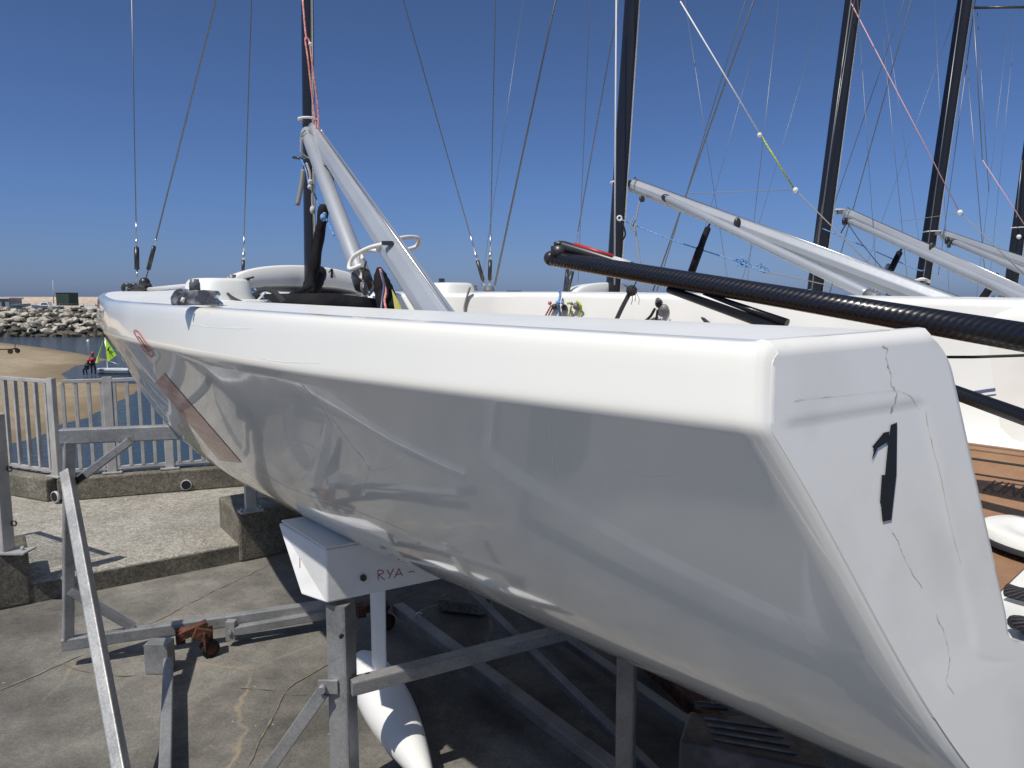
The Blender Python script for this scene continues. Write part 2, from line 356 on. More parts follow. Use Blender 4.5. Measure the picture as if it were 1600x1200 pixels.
# joint lines on the yard floor (filled joints)
def strip(name, pix, wd, z, material):
    pts = [G(px, py, z) for px, py in pix]; pts = catmull(pts, 10); rows = []
    for i, p in enumerate(pts):
        d = (pts[min(i + 1, len(pts) - 1)] - pts[max(i - 1, 0)]).normalized(); sd_ = V((-d.y, d.x, 0))
        q = wd * (.55 + 1.2 * noise.noise(p * 14 + V((3, 1, 0)))); p = p + V((.012 * noise.noise(p * 6), .012 * noise.noise(p * 6 + V((7, 7, 7))), 0))
        rows.append([p - sd_ * abs(q), p + sd_ * abs(q)])
    m = MB(); m.grid(rows); return struct(m.build(name, material))
mat('joint_fill', (.25, .22, .17), .9, col2=(.14, .125, .10), nscale=12)
strip('ground_joint', [(-60, 1110), (0, 1078), (100, 1035), (215, 985), (330, 925), (425, 880)], .009, .004, 'joint_fill')
mat('ochre_fill', (.23, .19, .13), .9, col2=(.14, .125, .10), nscale=15)
strip('ground_crack', [(520, 1035), (490, 1050), (450, 1075), (430, 1110), (405, 1160), (385, 1200)], .006, .005, 'ochre_fill')
strip('ground_crack', [(375, 1074), (420, 1078), (447, 1084), (480, 1084)], .005, .006, 'ochre_fill')
strip('ground_crack', [(102, 1036), (120, 1046), (150, 1052), (200, 1056), (225, 1050)], .004, .005, 'ochre_fill')
# sea
m = mat('sea_water', (.030, .052, .068), .12, 0, spec=.5)
n, b = nodes(m); g = n.nodes.new('ShaderNodeNewGeometry'); hs = []
mp = n.nodes.new('ShaderNodeMapping'); mp.inputs['Scale'].default_value = (.55, 1.5, 1); mp.inputs['Rotation'].default_value = (0, 0, .2); n.links.new(g.outputs['Position'], mp.inputs[0])
for sc, dist in ((1.5, .10), (5, .05)):
    q = n.nodes.new('ShaderNodeTexNoise'); q.inputs['Scale'].default_value = sc; q.inputs['Detail'].default_value = 5; n.links.new(mp.outputs[0], q.inputs['Vector'])
    bp = n.nodes.new('ShaderNodeBump'); bp.inputs['Strength'].default_value = 1; bp.inputs['Distance'].default_value = dist
    n.links.new(q.outputs[0], bp.inputs['Height'])
    if hs: n.links.new(hs[-1].outputs[0], bp.inputs['Normal'])
    hs.append(bp)
n.links.new(hs[-1].outputs[0], b.inputs['Normal'])
m = MB(); m.add([(-6000, -20, SEA), (6000, -20, SEA), (6000, 9000, SEA), (-6000, 9000, SEA)], [(0, 1, 2, 3)]); struct(m.build('sea', 'sea_water'))
# sand: height field around pixel outlines of the waterline
concrete('sand', (.30, .235, .14), (.38, .31, .20), (.25, .185, .11), .12, 30, .95)
n, b = nodes(MATS['sand']); g = n.nodes.new('ShaderNodeNewGeometry'); sx = n.nodes.new('ShaderNodeSeparateXYZ'); n.links.new(g.outputs['Position'], sx.inputs[0])
nz = n.nodes.new('ShaderNodeTexNoise'); nz.inputs['Scale'].default_value = .35; nz.inputs['Detail'].default_value = 6; n.links.new(g.outputs['Position'], nz.inputs['Vector'])
ad = n.nodes.new('ShaderNodeMath'); ad.operation = 'MULTIPLY_ADD'; ad.inputs[1].default_value = .35; n.links.new(nz.outputs[0], ad.inputs[0]); n.links.new(sx.outputs[2], ad.inputs[2])
mr = n.nodes.new('ShaderNodeMapRange'); mr.inputs[1].default_value = SEA + .38; mr.inputs[2].default_value = SEA + .22; n.links.new(ad.outputs[0], mr.inputs[0])
mx = n.nodes.new('ShaderNodeMix'); mx.data_type = 'RGBA'; n.links.new(mr.outputs[0], mx.inputs[0]); n.links.new(b.inputs['Base Color'].links[0].from_socket, mx.inputs[6]); mx.inputs[7].default_value = (.20, .15, .085, 1); n.links.new(mx.outputs[2], b.inputs['Base Color'])
poly = [(-260, 515), (-100, 527), (0, 535), (60, 542), (120, 551), (172, 562), (120, 572), (98, 585), (110, 592), (160, 596), (235, 601), (200, 622), (140, 652), (95, 664), (60, 686), (20, 694), (-60, 715), (-400, 740)]
pw = [G(px, py, SEA) for px, py in poly]; pw += [V((-60, 20, SEA)), V((-80, 60, SEA))]
def inside_d(x, y):
    ins = False; dm = 1e9; n_ = len(pw)
    for i in range(n_):
        a, b2 = pw[i], pw[(i + 1) % n_]
        if (a.y > y) != (b2.y > y) and x < (b2.x - a.x) * (y - a.y) / (b2.y - a.y) + a.x: ins = not ins
        ex, ey = b2.x - a.x, b2.y - a.y; t = max(0, min(1, ((x - a.x) * ex + (y - a.y) * ey) / (ex * ex + ey * ey + 1e-9)))
        dm = min(dm, math.hypot(x - a.x - ex * t, y - a.y - ey * t))
    return dm if ins else -dm
rows = []
NY, NX = 150, 110
for j in range(NY + 1):
    y = 12 + (86 - 12) * (j / NY) ** 1.2; row = []
    for i in range(NX + 1):
        x = -62 + 58 * i / NX; dd = inside_d(x, y)
        z = SEA + (min(.5, dd * .07) if dd > 0 else max(-1.2, dd * .25)) + .012 * noise.noise(V((x * .5, y * .5, 0)))
        row.append(V((x, y, z)))
    rows.append(row)
m = MB(); m.grid(rows); struct(m.build('sand_bank', 'sand'))
# shingle ridge beyond the breakwater
concrete('shingle', (.50, .39, .29), (.60, .48, .37), (.44, .34, .25), .05, 2, .95)
rows = []
for j, (yy, zz) in enumerate(((108, SEA - .5), (112, .2), (135, .8), (165, 2.35), (190, 2.75), (220, 2.3), (300, -3))):
    rows.append([V((x, yy + .04 * x, zz + .25 * noise.noise(V((x * .03, j, 1))) if zz > -2 else zz)) for x in range(-260, 261, 10)])
m = MB(); m.grid(rows); struct(m.build('shingle_bank', 'shingle'))
# ------------------------------------------------------------------ breakwater rocks
bw = 101
mat('rock_pale', (.50, .46, .38), .9, col2=(.24, .215, .17), nscale=1.1, contrast=(.45, .6), bump=.8, bscale=3)
mat('rock_dark', (.055, .052, .038), .8, col2=(.12, .105, .075), nscale=1.2, bump=.8, bscale=3)
mat('rock_mound', (.05, .047, .038), .95)
rows = []
for yy, zz in ((bw - 2.5, SEA - .8), (bw + 1, SEA + 1.0), (bw + 4.5, .35), (bw + 5.5, .75), (bw + 12, .8), (bw + 13, -3)):
    rows.append([V((x, yy, zz + .2 * noise.noise(V((x * .2, yy, 0))))) for x in range(-130, -42, 3)])
m = MB(); m.grid(rows); struct(m.build('breakwater_mound', 'rock_mound'))
rock_me = []
for k in range(14):
    bm = bmesh.new(); bmesh.ops.create_icosphere(bm, subdivisions=2, radius=1); rr = random.Random(k)
    pl = [(V((rr.gauss(0, 1), rr.gauss(0, 1), rr.gauss(0, 1))).normalized(), rr.uniform(.45, .8)) for _ in range(9)]
    sx, sy, sz = rr.uniform(.8, 1.5), rr.uniform(.7, 1.1), rr.uniform(.5, .85)
    for v in bm.verts:
        for nrm, dd in pl:
            e = v.co.dot(nrm) - dd
            if e > 0: v.co -= nrm * e * .95
        v.co += v.normal * .06 * noise.noise(v.co * 2 + V((k, 0, 0)))
        v.co = V((v.co.x * sx, v.co.y * sy, v.co.z * sz))
    me = bpy.data.meshes.new('boulder'); bm.to_mesh(me); bm.free(); me.materials.append(MATS['rock_pale' if k < 9 else 'rock_dark']); rock_me.append(me)
cnt = 0
for row, (t, zz) in enumerate(((-.2, SEA + .1), (.12, SEA + .8), (.35, SEA + 1.4), (.55, SEA + 2.0), (.78, SEA + 2.7), (.98, SEA + 3.35))):
    for k in range(48):
        px = -70 + 5.8 * k + random.uniform(-3, 3)
        y = bw - 1.5 + t * 6.5 + random.uniform(-.5, .5); x = (px - 800) / F * y
        me = rock_me[random.randrange(9, 14) if (row < 1 or (row < 2 and random.random() < .5) or random.random() < .06) else random.randrange(0, 9)]
        o = bpy.data.objects.new('boulder', me); COL.objects.link(o); s_ = random.choice((.3, .42, .5, .6, .72)) * random.uniform(.9, 1.15)
        o.location = (x, y, zz + random.uniform(-.2, .2)); o.scale = (s_ * 1.1, s_, s_); o.rotation_euler = (random.uniform(-.5, .5), random.uniform(-.5, .5), random.uniform(0, 6.3))
        tag(o, 'pale angular rock in the breakwater beyond the water' if row > 0 else 'dark wet rock at the waterline of the breakwater', 'rock', 'boulders of the rock breakwater' if row > 0 else 'wet boulders along the waterline'); cnt += 1
# ------------------------------------------------------------------ things on the breakwater top
FZ = .8
def at(px, py, c): return P(px, py, c)
t = thing('storage_container', 'dark green storage container standing above the rock breakwater', 'container', at(104, 480, 112))
c0 = at(87, 458, 111); c1 = at(107, 458, 110); c2 = at(122, 459, 112); zb = 1.2
h = c0.z - zb
m = MB(); m.prism([V((c0.x, c0.y, zb)), V((c1.x, c1.y, zb)), V((c2.x, c2.y, zb)), V((c2.x - 2, c2.y + 2.5, zb))], (0, 0, h)); m.build('container_body', 'container_green', t)
m = MB()
for k in range(10):
    a = lerp(c0, c1, (k + .5) / 10); m.box((a.x, a.y - .03, zb + h / 2), (.09, .05, h * .92))
m.build('corrugation', 'container_green', t)
m = MB(); m.prism([V((c0.x - .05, c0.y - .06, zb + h)), V((c1.x + .03, c1.y - .08, zb + h)), V((c2.x + .05, c2.y, zb + h)), V((c2.x - 2, c2.y + 2.6, zb + h))], (0, 0, .08)); m.build('roof', 'black_plastic', t)
# caravan / van
def far_van(px0, px1, py0, py1, c, label):
    a = at(px0, py1, c); b2 = at(px1, py0, c); L_ = b2.x - a.x; H_ = b2.z - a.z; t = thing('parked_van', label, 'van', (a.x + L_ / 2, a.y, a.z))
    prof = [(0, .12), (0, .45), (.12, .55), (.24, .98), (1, 1), (1, .12)]
    m = MB(); m.prism([V((a.x + L_ * u, a.y, a.z + H_ * v)) for u, v in prof], (0, 1.8, 0)); m.build('body', 'hull_white', t)
    m = MB(); m.prism([V((a.x + L_ * u, a.y - .02, a.z + H_ * v)) for u, v in ((.2, .58), (.28, .86), (.42, .86), (.42, .58))], (0, .03, 0)); m.build('window', 'dark_glass', t)
    for u in (.2, .8):
        m = MB(); m.tube([V((a.x + L_ * u, a.y - .05, a.z + H_ * .13)), V((a.x + L_ * u, a.y + .2, a.z + H_ * .13))], H_ * .13, 12); m.build('wheel', 'tyre', t)
    return t
far_van(118, 150, 476, 488, 108, 'small white van parked above the rocks beside the dark container')
def far_boat(px0, px1, py0, py1, c, label, cabin=True, sgn=1):
    a = at(px0, py1, c); b2 = at(px1, py0, c); L_ = b2.x - a.x; H_ = b2.z - a.z; t = thing('parked_motorboat', label, 'boat', (a.x + L_ / 2, a.y, a.z)); rows = []
    for i in range(11):
        u = i / 10; uu = u if sgn > 0 else 1 - u; bw_ = .9 * min(1, (uu * 2.2 + .02)) ** .6; zt = a.z + H_ * (.55 + .2 * (1 - uu)); zk = a.z + H_ * (.18 + .25 * (1 - uu) ** 3)
        rows.append([V((a.x + L_ * u, a.y + s_ * bw_ * q, lerp(zk, zt, q ** 1.6))) for s_, q in ((-1, 1), (-1, .6), (-1, .25), (1, 0), (1, .25), (1, .6), (1, 1))])
    m = MB(); m.grid(rows); m.add([r[0] for r in rows] + [r[-1] for r in rows], [[i, i + 1, 12 + i, 11 + i] for i in range(10)]); m.build('hull', 'hull_white', t, fixn=False)
    m = MB(); m.tube([rows[i][0] - V((0, .04, .06 * H_)) for i in range(11)], .05, 6); m.build('rubbing_strake', 'hull_blue', t)
    if cabin:
        cx = a.x + L_ * .5; m = MB(); m.prism([V((cx + L_ * u, a.y - .4, a.z + H_ * v)) for u, v in ((-.2, .6), (-.12, .98), (.1, 1.0), (.16, .6))], (0, .9, 0)); m.build('cabin', 'hull_white', t)
        m = MB(); m.prism([V((cx + L_ * u, a.y - .44, a.z + H_ * v)) for u, v in ((-.13, .72), (-.09, .9), (.07, .92), (.10, .72))], (0, .03, 0)); m.build('window', 'dark_glass', t)
    return t
far_boat(50, 96, 472, 487, 107, 'white motorboat with blue line parked above the rocks')
far_boat(20, 48, 471, 483, 110, 'small white open boat ashore at far left above the rocks', False, -1)
t = thing('boat_shed', 'low grey shed at the far left edge above the rocks', 'shed', at(0, 486, 112))
a = at(-30, 486, 112); b2 = at(15, 467, 112)
m = MB(); m.box(((a.x + b2.x) / 2, a.y + 1.5, (a.z + b2.z) / 2), (b2.x - a.x, 3, b2.z - a.z)); m.build('wall', 'wall_grey', t)
m = MB(); m.prism([V((a.x - .2, a.y - .2, b2.z)), V((b2.x + .2, a.y - .2, b2.z)), V((b2.x + .2, a.y + 3.2, b2.z)), V((a.x - .2, a.y + 3.2, b2.z))], (0, 0, .2)); m.build('roof', 'pale_grey', t)
for k in range(4):
    m = MB(); xx = lerp(a.x, b2.x, .2 + .2 * k); m.box((xx, a.y - .02, lerp(a.z, b2.z, .6)), (.5, .05, .6)); m.build('window', 'dark_glass', t)
t = thing('wire_fence', 'low wire mesh fence on the breakwater beside the green container', 'fence', at(105, 488, 106))
a0 = at(20, 488, 106); a1 = at(150, 488, 106)
m = MB()
for k in range(8):
    q = lerp(a0, a1, k / 7); mm = MB(); mm.bar(q, q + V((0, 0, 1.25)), .07, .07); mm.build('post', 'wall_grey', t)
for k in range(5): m.tube([a0 + V((0, 0, .2 + .25 * k)), a1 + V((0, 0, .2 + .25 * k))], .012, 4)
m.build('wire_mesh', 'wall_grey', t)
m = MB(); q = at(84, 474, 112); m.tube([q, at(82.5, 438, 112)], [.07, .04], 6); tag(m.build('flagpole', 'pale_grey'), 'thin pale pole left of the green container', 'pole')
m = MB(); m.ball(at(137.5, 533, 88), .2, 10); tag(m.build('mooring_buoy', 'hull_white'), 'small white buoy floating in the harbour water', 'buoy')
# beach launching trolley at far left
t = thing('launching_trolley', 'rusty boat trolley standing on the sand at far left', 'trolley', G(12, 552, SEA + .4))
q0 = G(-12, 553, SEA + .4); q1 = G(22, 553, SEA + .4)
m = MB(); m.tube([q0 + V((0, 0, .35)), q1 + V((0, 0, .4))], .05, 6); m.tube([q1 + V((-.3, 0, .4)), q1 + V((-.3, .9, .4))], .05, 6); m.build('frame', 'rust', t)
for dy in (0, .9):
    m = MB(); c_ = q1 + V((-.3, dy, .2)); m.tube([c_ - V((0, .06, 0)), c_ + V((0, .06, 0))], .2, 12); m.build('wheel', 'tyre', t)
m = MB(); m.tube([q1 + V((.1, 0, .35)), q1 + V((.15, 0, .85))], .04, 6); m.build('bow_support', 'rust', t)
# ------------------------------------------------------------------ training dinghy with lime sails and two sailors
dc = 49.0
t = thing('sailing_dinghy', 'small white dinghy with lime green sails afloat by the sand', 'dinghy', at(180, 584, dc))
h0 = at(152, 583, dc); h1 = at(206, 583, dc); L_ = h1.x - h0.x; rows = []
for i in range(13):
    u = i / 12; bw_ = .55 * min(1, u * 2.5 + .05) ** .6
    rows.append([V((h0.x + L_ * u, h0.y + .1 + q * bw_, SEA + zz + (.05 * (1 - u)))) for q, zz in ((-1, .3), (-.97, .2), (-.8, .02), (0, -.06), (.8, .02), (.97, .2), (1, .3))])
m = MB(); m.grid(rows); m.add([r[0] for r in rows] + [r[-1] for r in rows], [[i, i + 1, 14 + i, 13 + i] for i in range(12)]); m.build('hull', 'hull_white', t, fixn=False)
m = MB(); m.tube([r[0] - V((0, .02, .08)) for r in rows], .025, 5); m.build('side_stripe', 'wall_grey', t)
m = MB(); m.box((h1.x + .05, h1.y + .1, SEA + .05), (.1, .06, .75)); m.build('rudder', 'hull_blue', t)
mf = at(168, 576, dc + .3); mt = at(164, 527, dc + .3)
m = MB(); m.tube([mf, mt], .035, 8); m.build('mast', 'steel', t)
def sail(pix, c, material, name, bulge):
    a, b2, c3 = [at(px, py, c) for px, py in pix]; rows = []
    for i in range(9):
        u = i / 8; rows.append([lerp(a, lerp(b2, c3, k / 8), u) + V((0, -bulge * math.sin(math.pi * u) * math.sin(math.pi * k / 8), 0)) for k in range(9)])
    m = MB(); m.grid(rows); return m.build(name, material, t)
sail([(164, 527), (167.5, 566), (182, 555)], dc + .3, 'lime', 'mainsail', .15)
sail([(162.5, 528), (149, 567), (153.5, 567)], dc + .1, 'lime_pale', 'jib', .1)
m = MB(); sg = lambda px, py: at(px, py, dc + .08)
m.prism([sg(166.5, 548), sg(169, 543), sg(172, 541), sg(171, 544), sg(170, 546), sg(172, 550), sg(170, 549), sg(168.5, 548)], (0, .01, 0)); m.build('sail_emblem', 'black_tape', t)
m = MB(); m.tube([sg(168, 563), at(184, 569, dc - .4)], .025, 6); m.build('boom', 'alloy', t)
def person(joints, edges, rad, label, jacket, hat, loc, name_mat='wetsuit'):
    bm = bmesh.new(); vs = [bm.verts.new(V(p)) for p in joints]
    for a, b2 in edges: bm.edges.new((vs[a], vs[b2]))
    me = bpy.data.meshes.new('person'); bm.to_mesh(me); bm.free(); me.materials.append(MATS[name_mat])
    o = bpy.data.objects.new('person', me); COL.objects.link(o); o.location = loc
    sk = o.modifiers.new('skin', 'SKIN'); sb = o.modifiers.new('sub', 'SUBSURF'); sb.levels = 1; sb.render_levels = 1
    for i, r_ in enumerate(rad): me.skin_vertices[0].data[i].radius = (r_, r_)
    me.skin_vertices[0].data[0].use_root = True
    tag(o, label, 'person'); o.matrix_world = Matrix.Translation(V(loc))
    def sub(nm, mb, ml):
        q = mb.build(nm, ml, None); q.parent = o; q.location = (0, 0, 0)
    m = MB(); c_ = lerp(V(joints[1]), V(joints[2]), .5); d = V(joints[2]) - V(joints[1])
    m.tube([V(joints[1]) + d * .1, c_, V(joints[2]) - d * .05], [.135, .165, .14], 10, 1.1); sub('lifejacket', m, jacket)
    m = MB(); hd = V(joints[4]); m.ball(hd + V((0, 0, .05)), .105, 10, (1, 1, .8)); sub('cap', m, hat)
    return o
fp = at(146, 583.5, dc - .6); fp.z = SEA
K = .93
J = [(0, 0, .78), (0, 0, .9), (.02, -.0, 1.22), (.03, 0, 1.33), (.05, 0, 1.48), (-.09, 0, .74), (-.12, .02, .42), (-.12, 0, .02), (.09, 0, .74), (.13, .02, .42), (.14, 0, .02), (-.17, 0, 1.2), (-.2, -.12, .98), (-.1, -.28, .95), (.19, 0, 1.2), (.27, -.1, 1.0), (.34, -.2, 1.1)]
J = [tuple(k * K for k in j) for j in J]
E = [(0, 1), (1, 2), (2, 3), (3, 4), (0, 5), (5, 6), (6, 7), (0, 8), (8, 9), (9, 10), (2, 11), (11, 12), (12, 13), (2, 14), (14, 15), (15, 16)]
RD = [.12, .12, .13, .05, .085, .085, .06, .045, .085, .06, .045, .05, .04, .03, .05, .04, .03]
person(J, E, RD, 'standing sailor in dark wetsuit and red orange vest holding the dinghy', 'red_vest', 'orange', fp)
fp = at(136, 583.5, dc - .9); fp.z = SEA
J2 = [(0, 0, .42), (.03, -.02, .5), (.12, -.05, .72), (.15, -.06, .8), (.17, -.07, .9), (-.1, -.05, .4), (-.05, -.32, .4), (-.07, -.22, .02), (.1, -.05, .4), (.14, -.32, .42), (.12, -.2, .02), (-.04, -.05, .7), (0, -.25, .55), (.12, -.35, .5), (.26, -.03, .7), (.3, -.2, .52), (.28, -.35, .5)]
person(J2, E, RD, 'crouching sailor in black wetsuit with a red cap in the shallows', 'wetsuit', 'red_vest', fp)

# ------------------------------------------------------------------ upstand wall, pillars, railings
def wall_run(a, b2, w_, z0, z1, name, label, nrm, holes=()):
    t = thing(name, label, 'kerb wall', (a.x, a.y, z0)); d = (b2 - a).normalized(); L_ = (b2 - a).length
    m = MB(); a = V((a.x, a.y, z0)); b2 = V((b2.x, b2.y, z0)); m.prism([a - nrm * w_ * .5, b2 - nrm * w_ * .5, b2 + nrm * w_ * .5, a + nrm * w_ * .5], (0, 0, z1 - z0))
    o = m.build('coping', 'kerb_concrete', t); q = o.modifiers.new('b', 'BEVEL'); q.width = .015; q.segments = 2
    return t
UW = .26
tw = wall_run(fl0 + dl * 12, fl0, UW, PZ, .37, 'concrete_upstand', 'low stained concrete upstand under the left railing', n_l)
tw2 = wall_run(fl0 + dr * .0 + n_r * .006, fl0 + dr * 8.5, UW - .012, PZ, .366, 'concrete_upstand', 'low lichened concrete upstand under the railing beside the hull', n_r)
def drain(px, py, tt, d, nrm, r=.045):
    c_ = G(px, py, .215); m = MB(); ring = []
    # snap to the front face of the upstand
    off = (c_ - fl0).dot(nrm); c_ = c_ - nrm * off - nrm * (UW / 2)
    c_.z = .215
    m.tube([c_ + nrm * .02, c_ - nrm * .006], r * 1.18, 16); m.build('drain_pipe', 'pale_grey', tt)
    m = MB(); m.tube([c_ + nrm * .02, c_ - nrm * .009], r, 16); m.build('drain_hole', 'black_mesh', tt)
drain(70, 780, tw, dl, n_l); drain(290, 761, tw2, dr, n_r)
def pillar(corners, h, label):
    m = MB(); m.prism(corners, (0, 0, h)); o = m.build('concrete_pillar', 'kerb_concrete'); q = o.modifiers.new('b', 'BEVEL'); q.width = .02; q.segments = 2
    return tag(o, label, 'pillar')
p0 = G(372, 876, 0); p0b = p0 + d_ * .75; back = V((-d_.y, d_.x, 0)) * .55
PH = .41
pillar([p0 - nn * -.03 + nn * .03, p0b + nn * .03, p0b + back, p0 + back], PH, 'square concrete pillar beneath the bow at the path edge')
q0 = G(50, 940, 0); q0 = q0; pillar([q0 - d_ * .9 + nn * .05, q0 + nn * .05, q0 + back * .75, q0 - d_ * .9 + back * .75], .38, 'square concrete pillar at the left edge of the photo')
def flat_post(base, hgt, wd, th, dirx, parent, plate=True):
    m = MB(); m.bar(base, base + V((0, 0, hgt)), wd, th, up=(V((-dirx.y, dirx.x, 0)))); m.build('post', 'fence_steel', parent)
    if plate:
        m = MB(); m.box(base + V((0, 0, .006)), (wd * 2.1, wd * 1.3, .012), Matrix.Rotation(math.atan2(dirx.y, dirx.x), 3, 'Z'))
        rz = Matrix.Rotation(math.atan2(dirx.y, dirx.x), 3, 'Z')
        for sx in (-1, 1): m.tube([base + rz @ V((sx * wd * .85, 0, .01)), base + rz @ V((sx * wd * .85, 0, .035))], .011, 6)
        m.build('foot_plate', 'fence_steel', parent)
def railing(a, b2, z0, hgt, n_bars, label, post_at=(), post_w=.075, thick=.022, rail_low=.05, bar_w=.036, gap0=.0):
    d = (b2 - a).normalized(); L_ = (b2 - a).length; t = thing('railing', label, 'railing', (a.x, a.y, z0)); a = V((a.x, a.y, z0)); b2 = V((b2.x, b2.y, z0))
    m = MB(); m.bar(a + V((0, 0, hgt - .02)), b2 + V((0, 0, hgt - .02)), .045, .035); m.build('top_rail', 'fence_steel', t)
    m = MB(); m.bar(a + V((0, 0, rail_low)), b2 + V((0, 0, rail_low)), .03, .035); m.build('bottom_rail', 'fence_steel', t)
    for k in range(n_bars):
        q = lerp(a, b2, (k + .5 + gap0) / n_bars)
        if any(abs((q - a).length - pp * L_) < .045 for pp in post_at): continue
        m = MB(); m.bar(q + V((0, 0, rail_low + .017)), q + V((0, 0, hgt - .037)), bar_w, bar_w * .9, up=d); m.build('baluster', 'fence_steel', t)
    for pp in post_at: flat_post(lerp(a, b2, pp), hgt + .012, post_w, .05, d, t)
    return t
UZ = .372; FH = (G(92, 745, UZ), )
sl_ = (fa - fl0).length * 16 / 77; sr_ = (fb - fl0).length * 19.5 / 176; LR = sr_ * 20
q1_ = (G(172, 742, UZ) - fl0).length / LR; q2_ = (G(266, 732, UZ) - fl0).length / LR
railing(fl0 + dl * (sl_ * 17 + .02), fl0 + dl * .02, UZ, .96, 17, 'grey steel railing running off left behind the corner post', (1.0,), .09)
railing(fl0 + dr * (sr_ * .75), fl0 + dr * (LR + sr_ * .75), UZ, .955, 20, 'grey steel railing between the corner post and the hull', (q1_ - .75 / 20, q2_ - .75 / 20, .7), .085, gap0=-.5)
# gate post and its leaf at the left pillar
gp = G(8, 862, .385)
t = thing('gate', 'grey steel gate at the left edge on a concrete pillar', 'gate', gp)
m = MB(); m.bar(gp, gp + V((0, 0, .95)), .09, .09, up=V((0.3, 1, 0))); m.build('post', 'fence_steel', t)
m = MB(); m.box(gp + V((.06, .0, .006)), (.22, .14, .012)); m.tube([gp + V((.12, 0, .01)), gp + V((.12, 0, .035))], .012, 6); m.build('foot_plate', 'fence_steel', t)
for z_ in (.30, .68):
    m = MB(); c_ = gp + V((.075, .0, z_ - .1)); m.tube([c_ + V((.018 * math.cos(k * .785), 0, .018 * math.sin(k * .785))) for k in range(9)], .006, 6); m.build('hinge', 'black_plastic', t)
ga = gp + V((-.1, .1, 0)); gb = ga + V((-.9, .55, 0))
m = MB(); m.bar(ga + V((0, 0, .9)), gb + V((0, 0, .9)), .04, .04); m.bar(ga + V((0, 0, .08)), gb + V((0, 0, .08)), .04, .04); m.bar(gb + V((0, 0, .06)), gb + V((0, 0, .92)), .04, .04); m.build('gate_frame', 'fence_steel', t)
m = MB()
for k in range(1, 30):
    q = lerp(ga, gb, k / 30); m.tube([q + V((0, 0, .1)), q + V((0, 0, .88))], .006, 4)
m.build('gate_mesh', 'fence_steel', t)
# post on the right pillar with the railing panel running under the hull
rp = G(392, 799, PH + .002)
t = thing('railing', 'grey steel railing post on the concrete pillar below the bow', 'railing', rp)
flat_post(rp, .95, .085, .05, d_, t)
m = MB(); m.bar(rp + d_ * .05 + V((0, 0, .12)), rp + d_ * 2.2 + V((0, 0, .12)), .03, .035); m.build('bottom_rail', 'fence_steel', t)
m = MB(); m.bar(rp + d_ * .05 + V((0, 0, .93)), rp + d_ * 2.2 + V((0, 0, .93)), .04, .035); m.build('top_rail', 'fence_steel', t)
for k in range(1, 16):
    q = rp + d_ * (.05 + .135 * k); m = MB(); m.bar(q + V((0, 0, .137)), q + V((0, 0, .913)), .028, .025, up=d_); m.build('baluster', 'fence_steel', t)

# ================================================================== KEELBOATS
TH = R(42)
AFT = V((math.sin(TH), -math.cos(TH), 0)); STB = V((math.cos(TH), math.sin(TH), 0))
MAST1 = V((-1.087, 3.97, 0))
def BW(x, y, z, o=MAST1): return o + AFT * x + STB * y + V((0, 0, z))
B_T = smooth_tab([(-3.3, .03), (-3.22, .14), (-3.05, .27), (-2.7, .39), (-2, .575), (-1, .79), (-.3, .93), (.3, 1.0), (1.2, 1.045), (2.2, 1.04), (3.2, 1.0)], 260, 10)
SH_T = smooth_tab([(-3.3, 2.175), (-2, 2.145), (-.5, 2.125), (1.2, 2.108), (2, 2.093), (3.2, 2.073)])
KN_T = smooth_tab([(-3.3, .13), (-2, .15), (0, .16), (1.2, .152), (2, .142), (3.2, .112)])
ZC_T = smooth_tab([(-3.3, 1.99), (-3.2, 1.78), (-2.9, 1.44), (-2, 1.18), (-.7, 1.05), (.5, 1.02), (1.3, 1.025), (2, 1.055), (3.2, 1.105)], 260, 8)
def bez(p, t):
    a = 1 - t; return tuple(a ** 3 * p[0][i] + 3 * a * a * t * p[1][i] + 3 * a * t * t * p[2][i] + t ** 3 * p[3][i] for i in (0, 1))
def section(x):
    B = interp(x, B_T); zs = interp(x, SH_T); kn = interp(x, KN_T); zc = interp(x, ZC_T); zk = zs - kn
    h = zk - zc; r = .022
    fl = sstep(-3.3, -1, x)
    pts = []
    # gunwale roll
    ti = min(.03, B * .4)
    top = [(B - ti - .03, zs + .001), (B - ti - .006, zs + .0005), (B - ti + .003, zs - .0015), (B - ti + .010, zs - .007), (B - ti + .0145, zs - .015), (B - ti + .0165, zs - .024)]
    band = [(lerp(B - ti + .018, B - .001, t), lerp(zs - .03, zk + .024, t)) for t in (0, .25, .5, .75, 1)] + [(B, zk + .016), (B, zk + .009), (B - .002, zk + .002), (B - .006, zk - .005), (B - .010, zk - .011)]; zk -= .018
    P0 = (B - .0145, zk); st = sstep(1.5, 3.2, x); P1 = (B * (lerp(.68, .745, fl) + .02 * st), zk - lerp(.3, .36, fl) * h - .04 * st); P2 = (B * (lerp(.25, .57, fl) + .08 * st), zc + h * lerp(.3, .03, fl)); P3 = (0, zc)
    kn_pts = []
    low = [bez((P0, P1, P2, P3), (i / 24) ** 1.35) for i in range(25)]
    pts = top + band + low
    # soften the knuckle
    for _ in range(0):
        pts = [pts[0]] + [tuple((pts[i - 1][k] + 2 * pts[i][k] + pts[i + 1][k]) / 4 for k in (0, 1)) for i in range(1, len(pts) - 1)] + [pts[-1]]
    return pts
HEEL = .03
def XT(b, z): return 3.19 + .22 * (1 - abs(b)) + .17 * (2.08 - z)
def warp(x, b, z):
    """local boat coordinates, transom rake applied"""
    if x > 1.6: x = 1.6 + (x - 1.6) * (XT(b, z) - 1.6) / 1.6
    return V((x, b, z + HEEL * b))
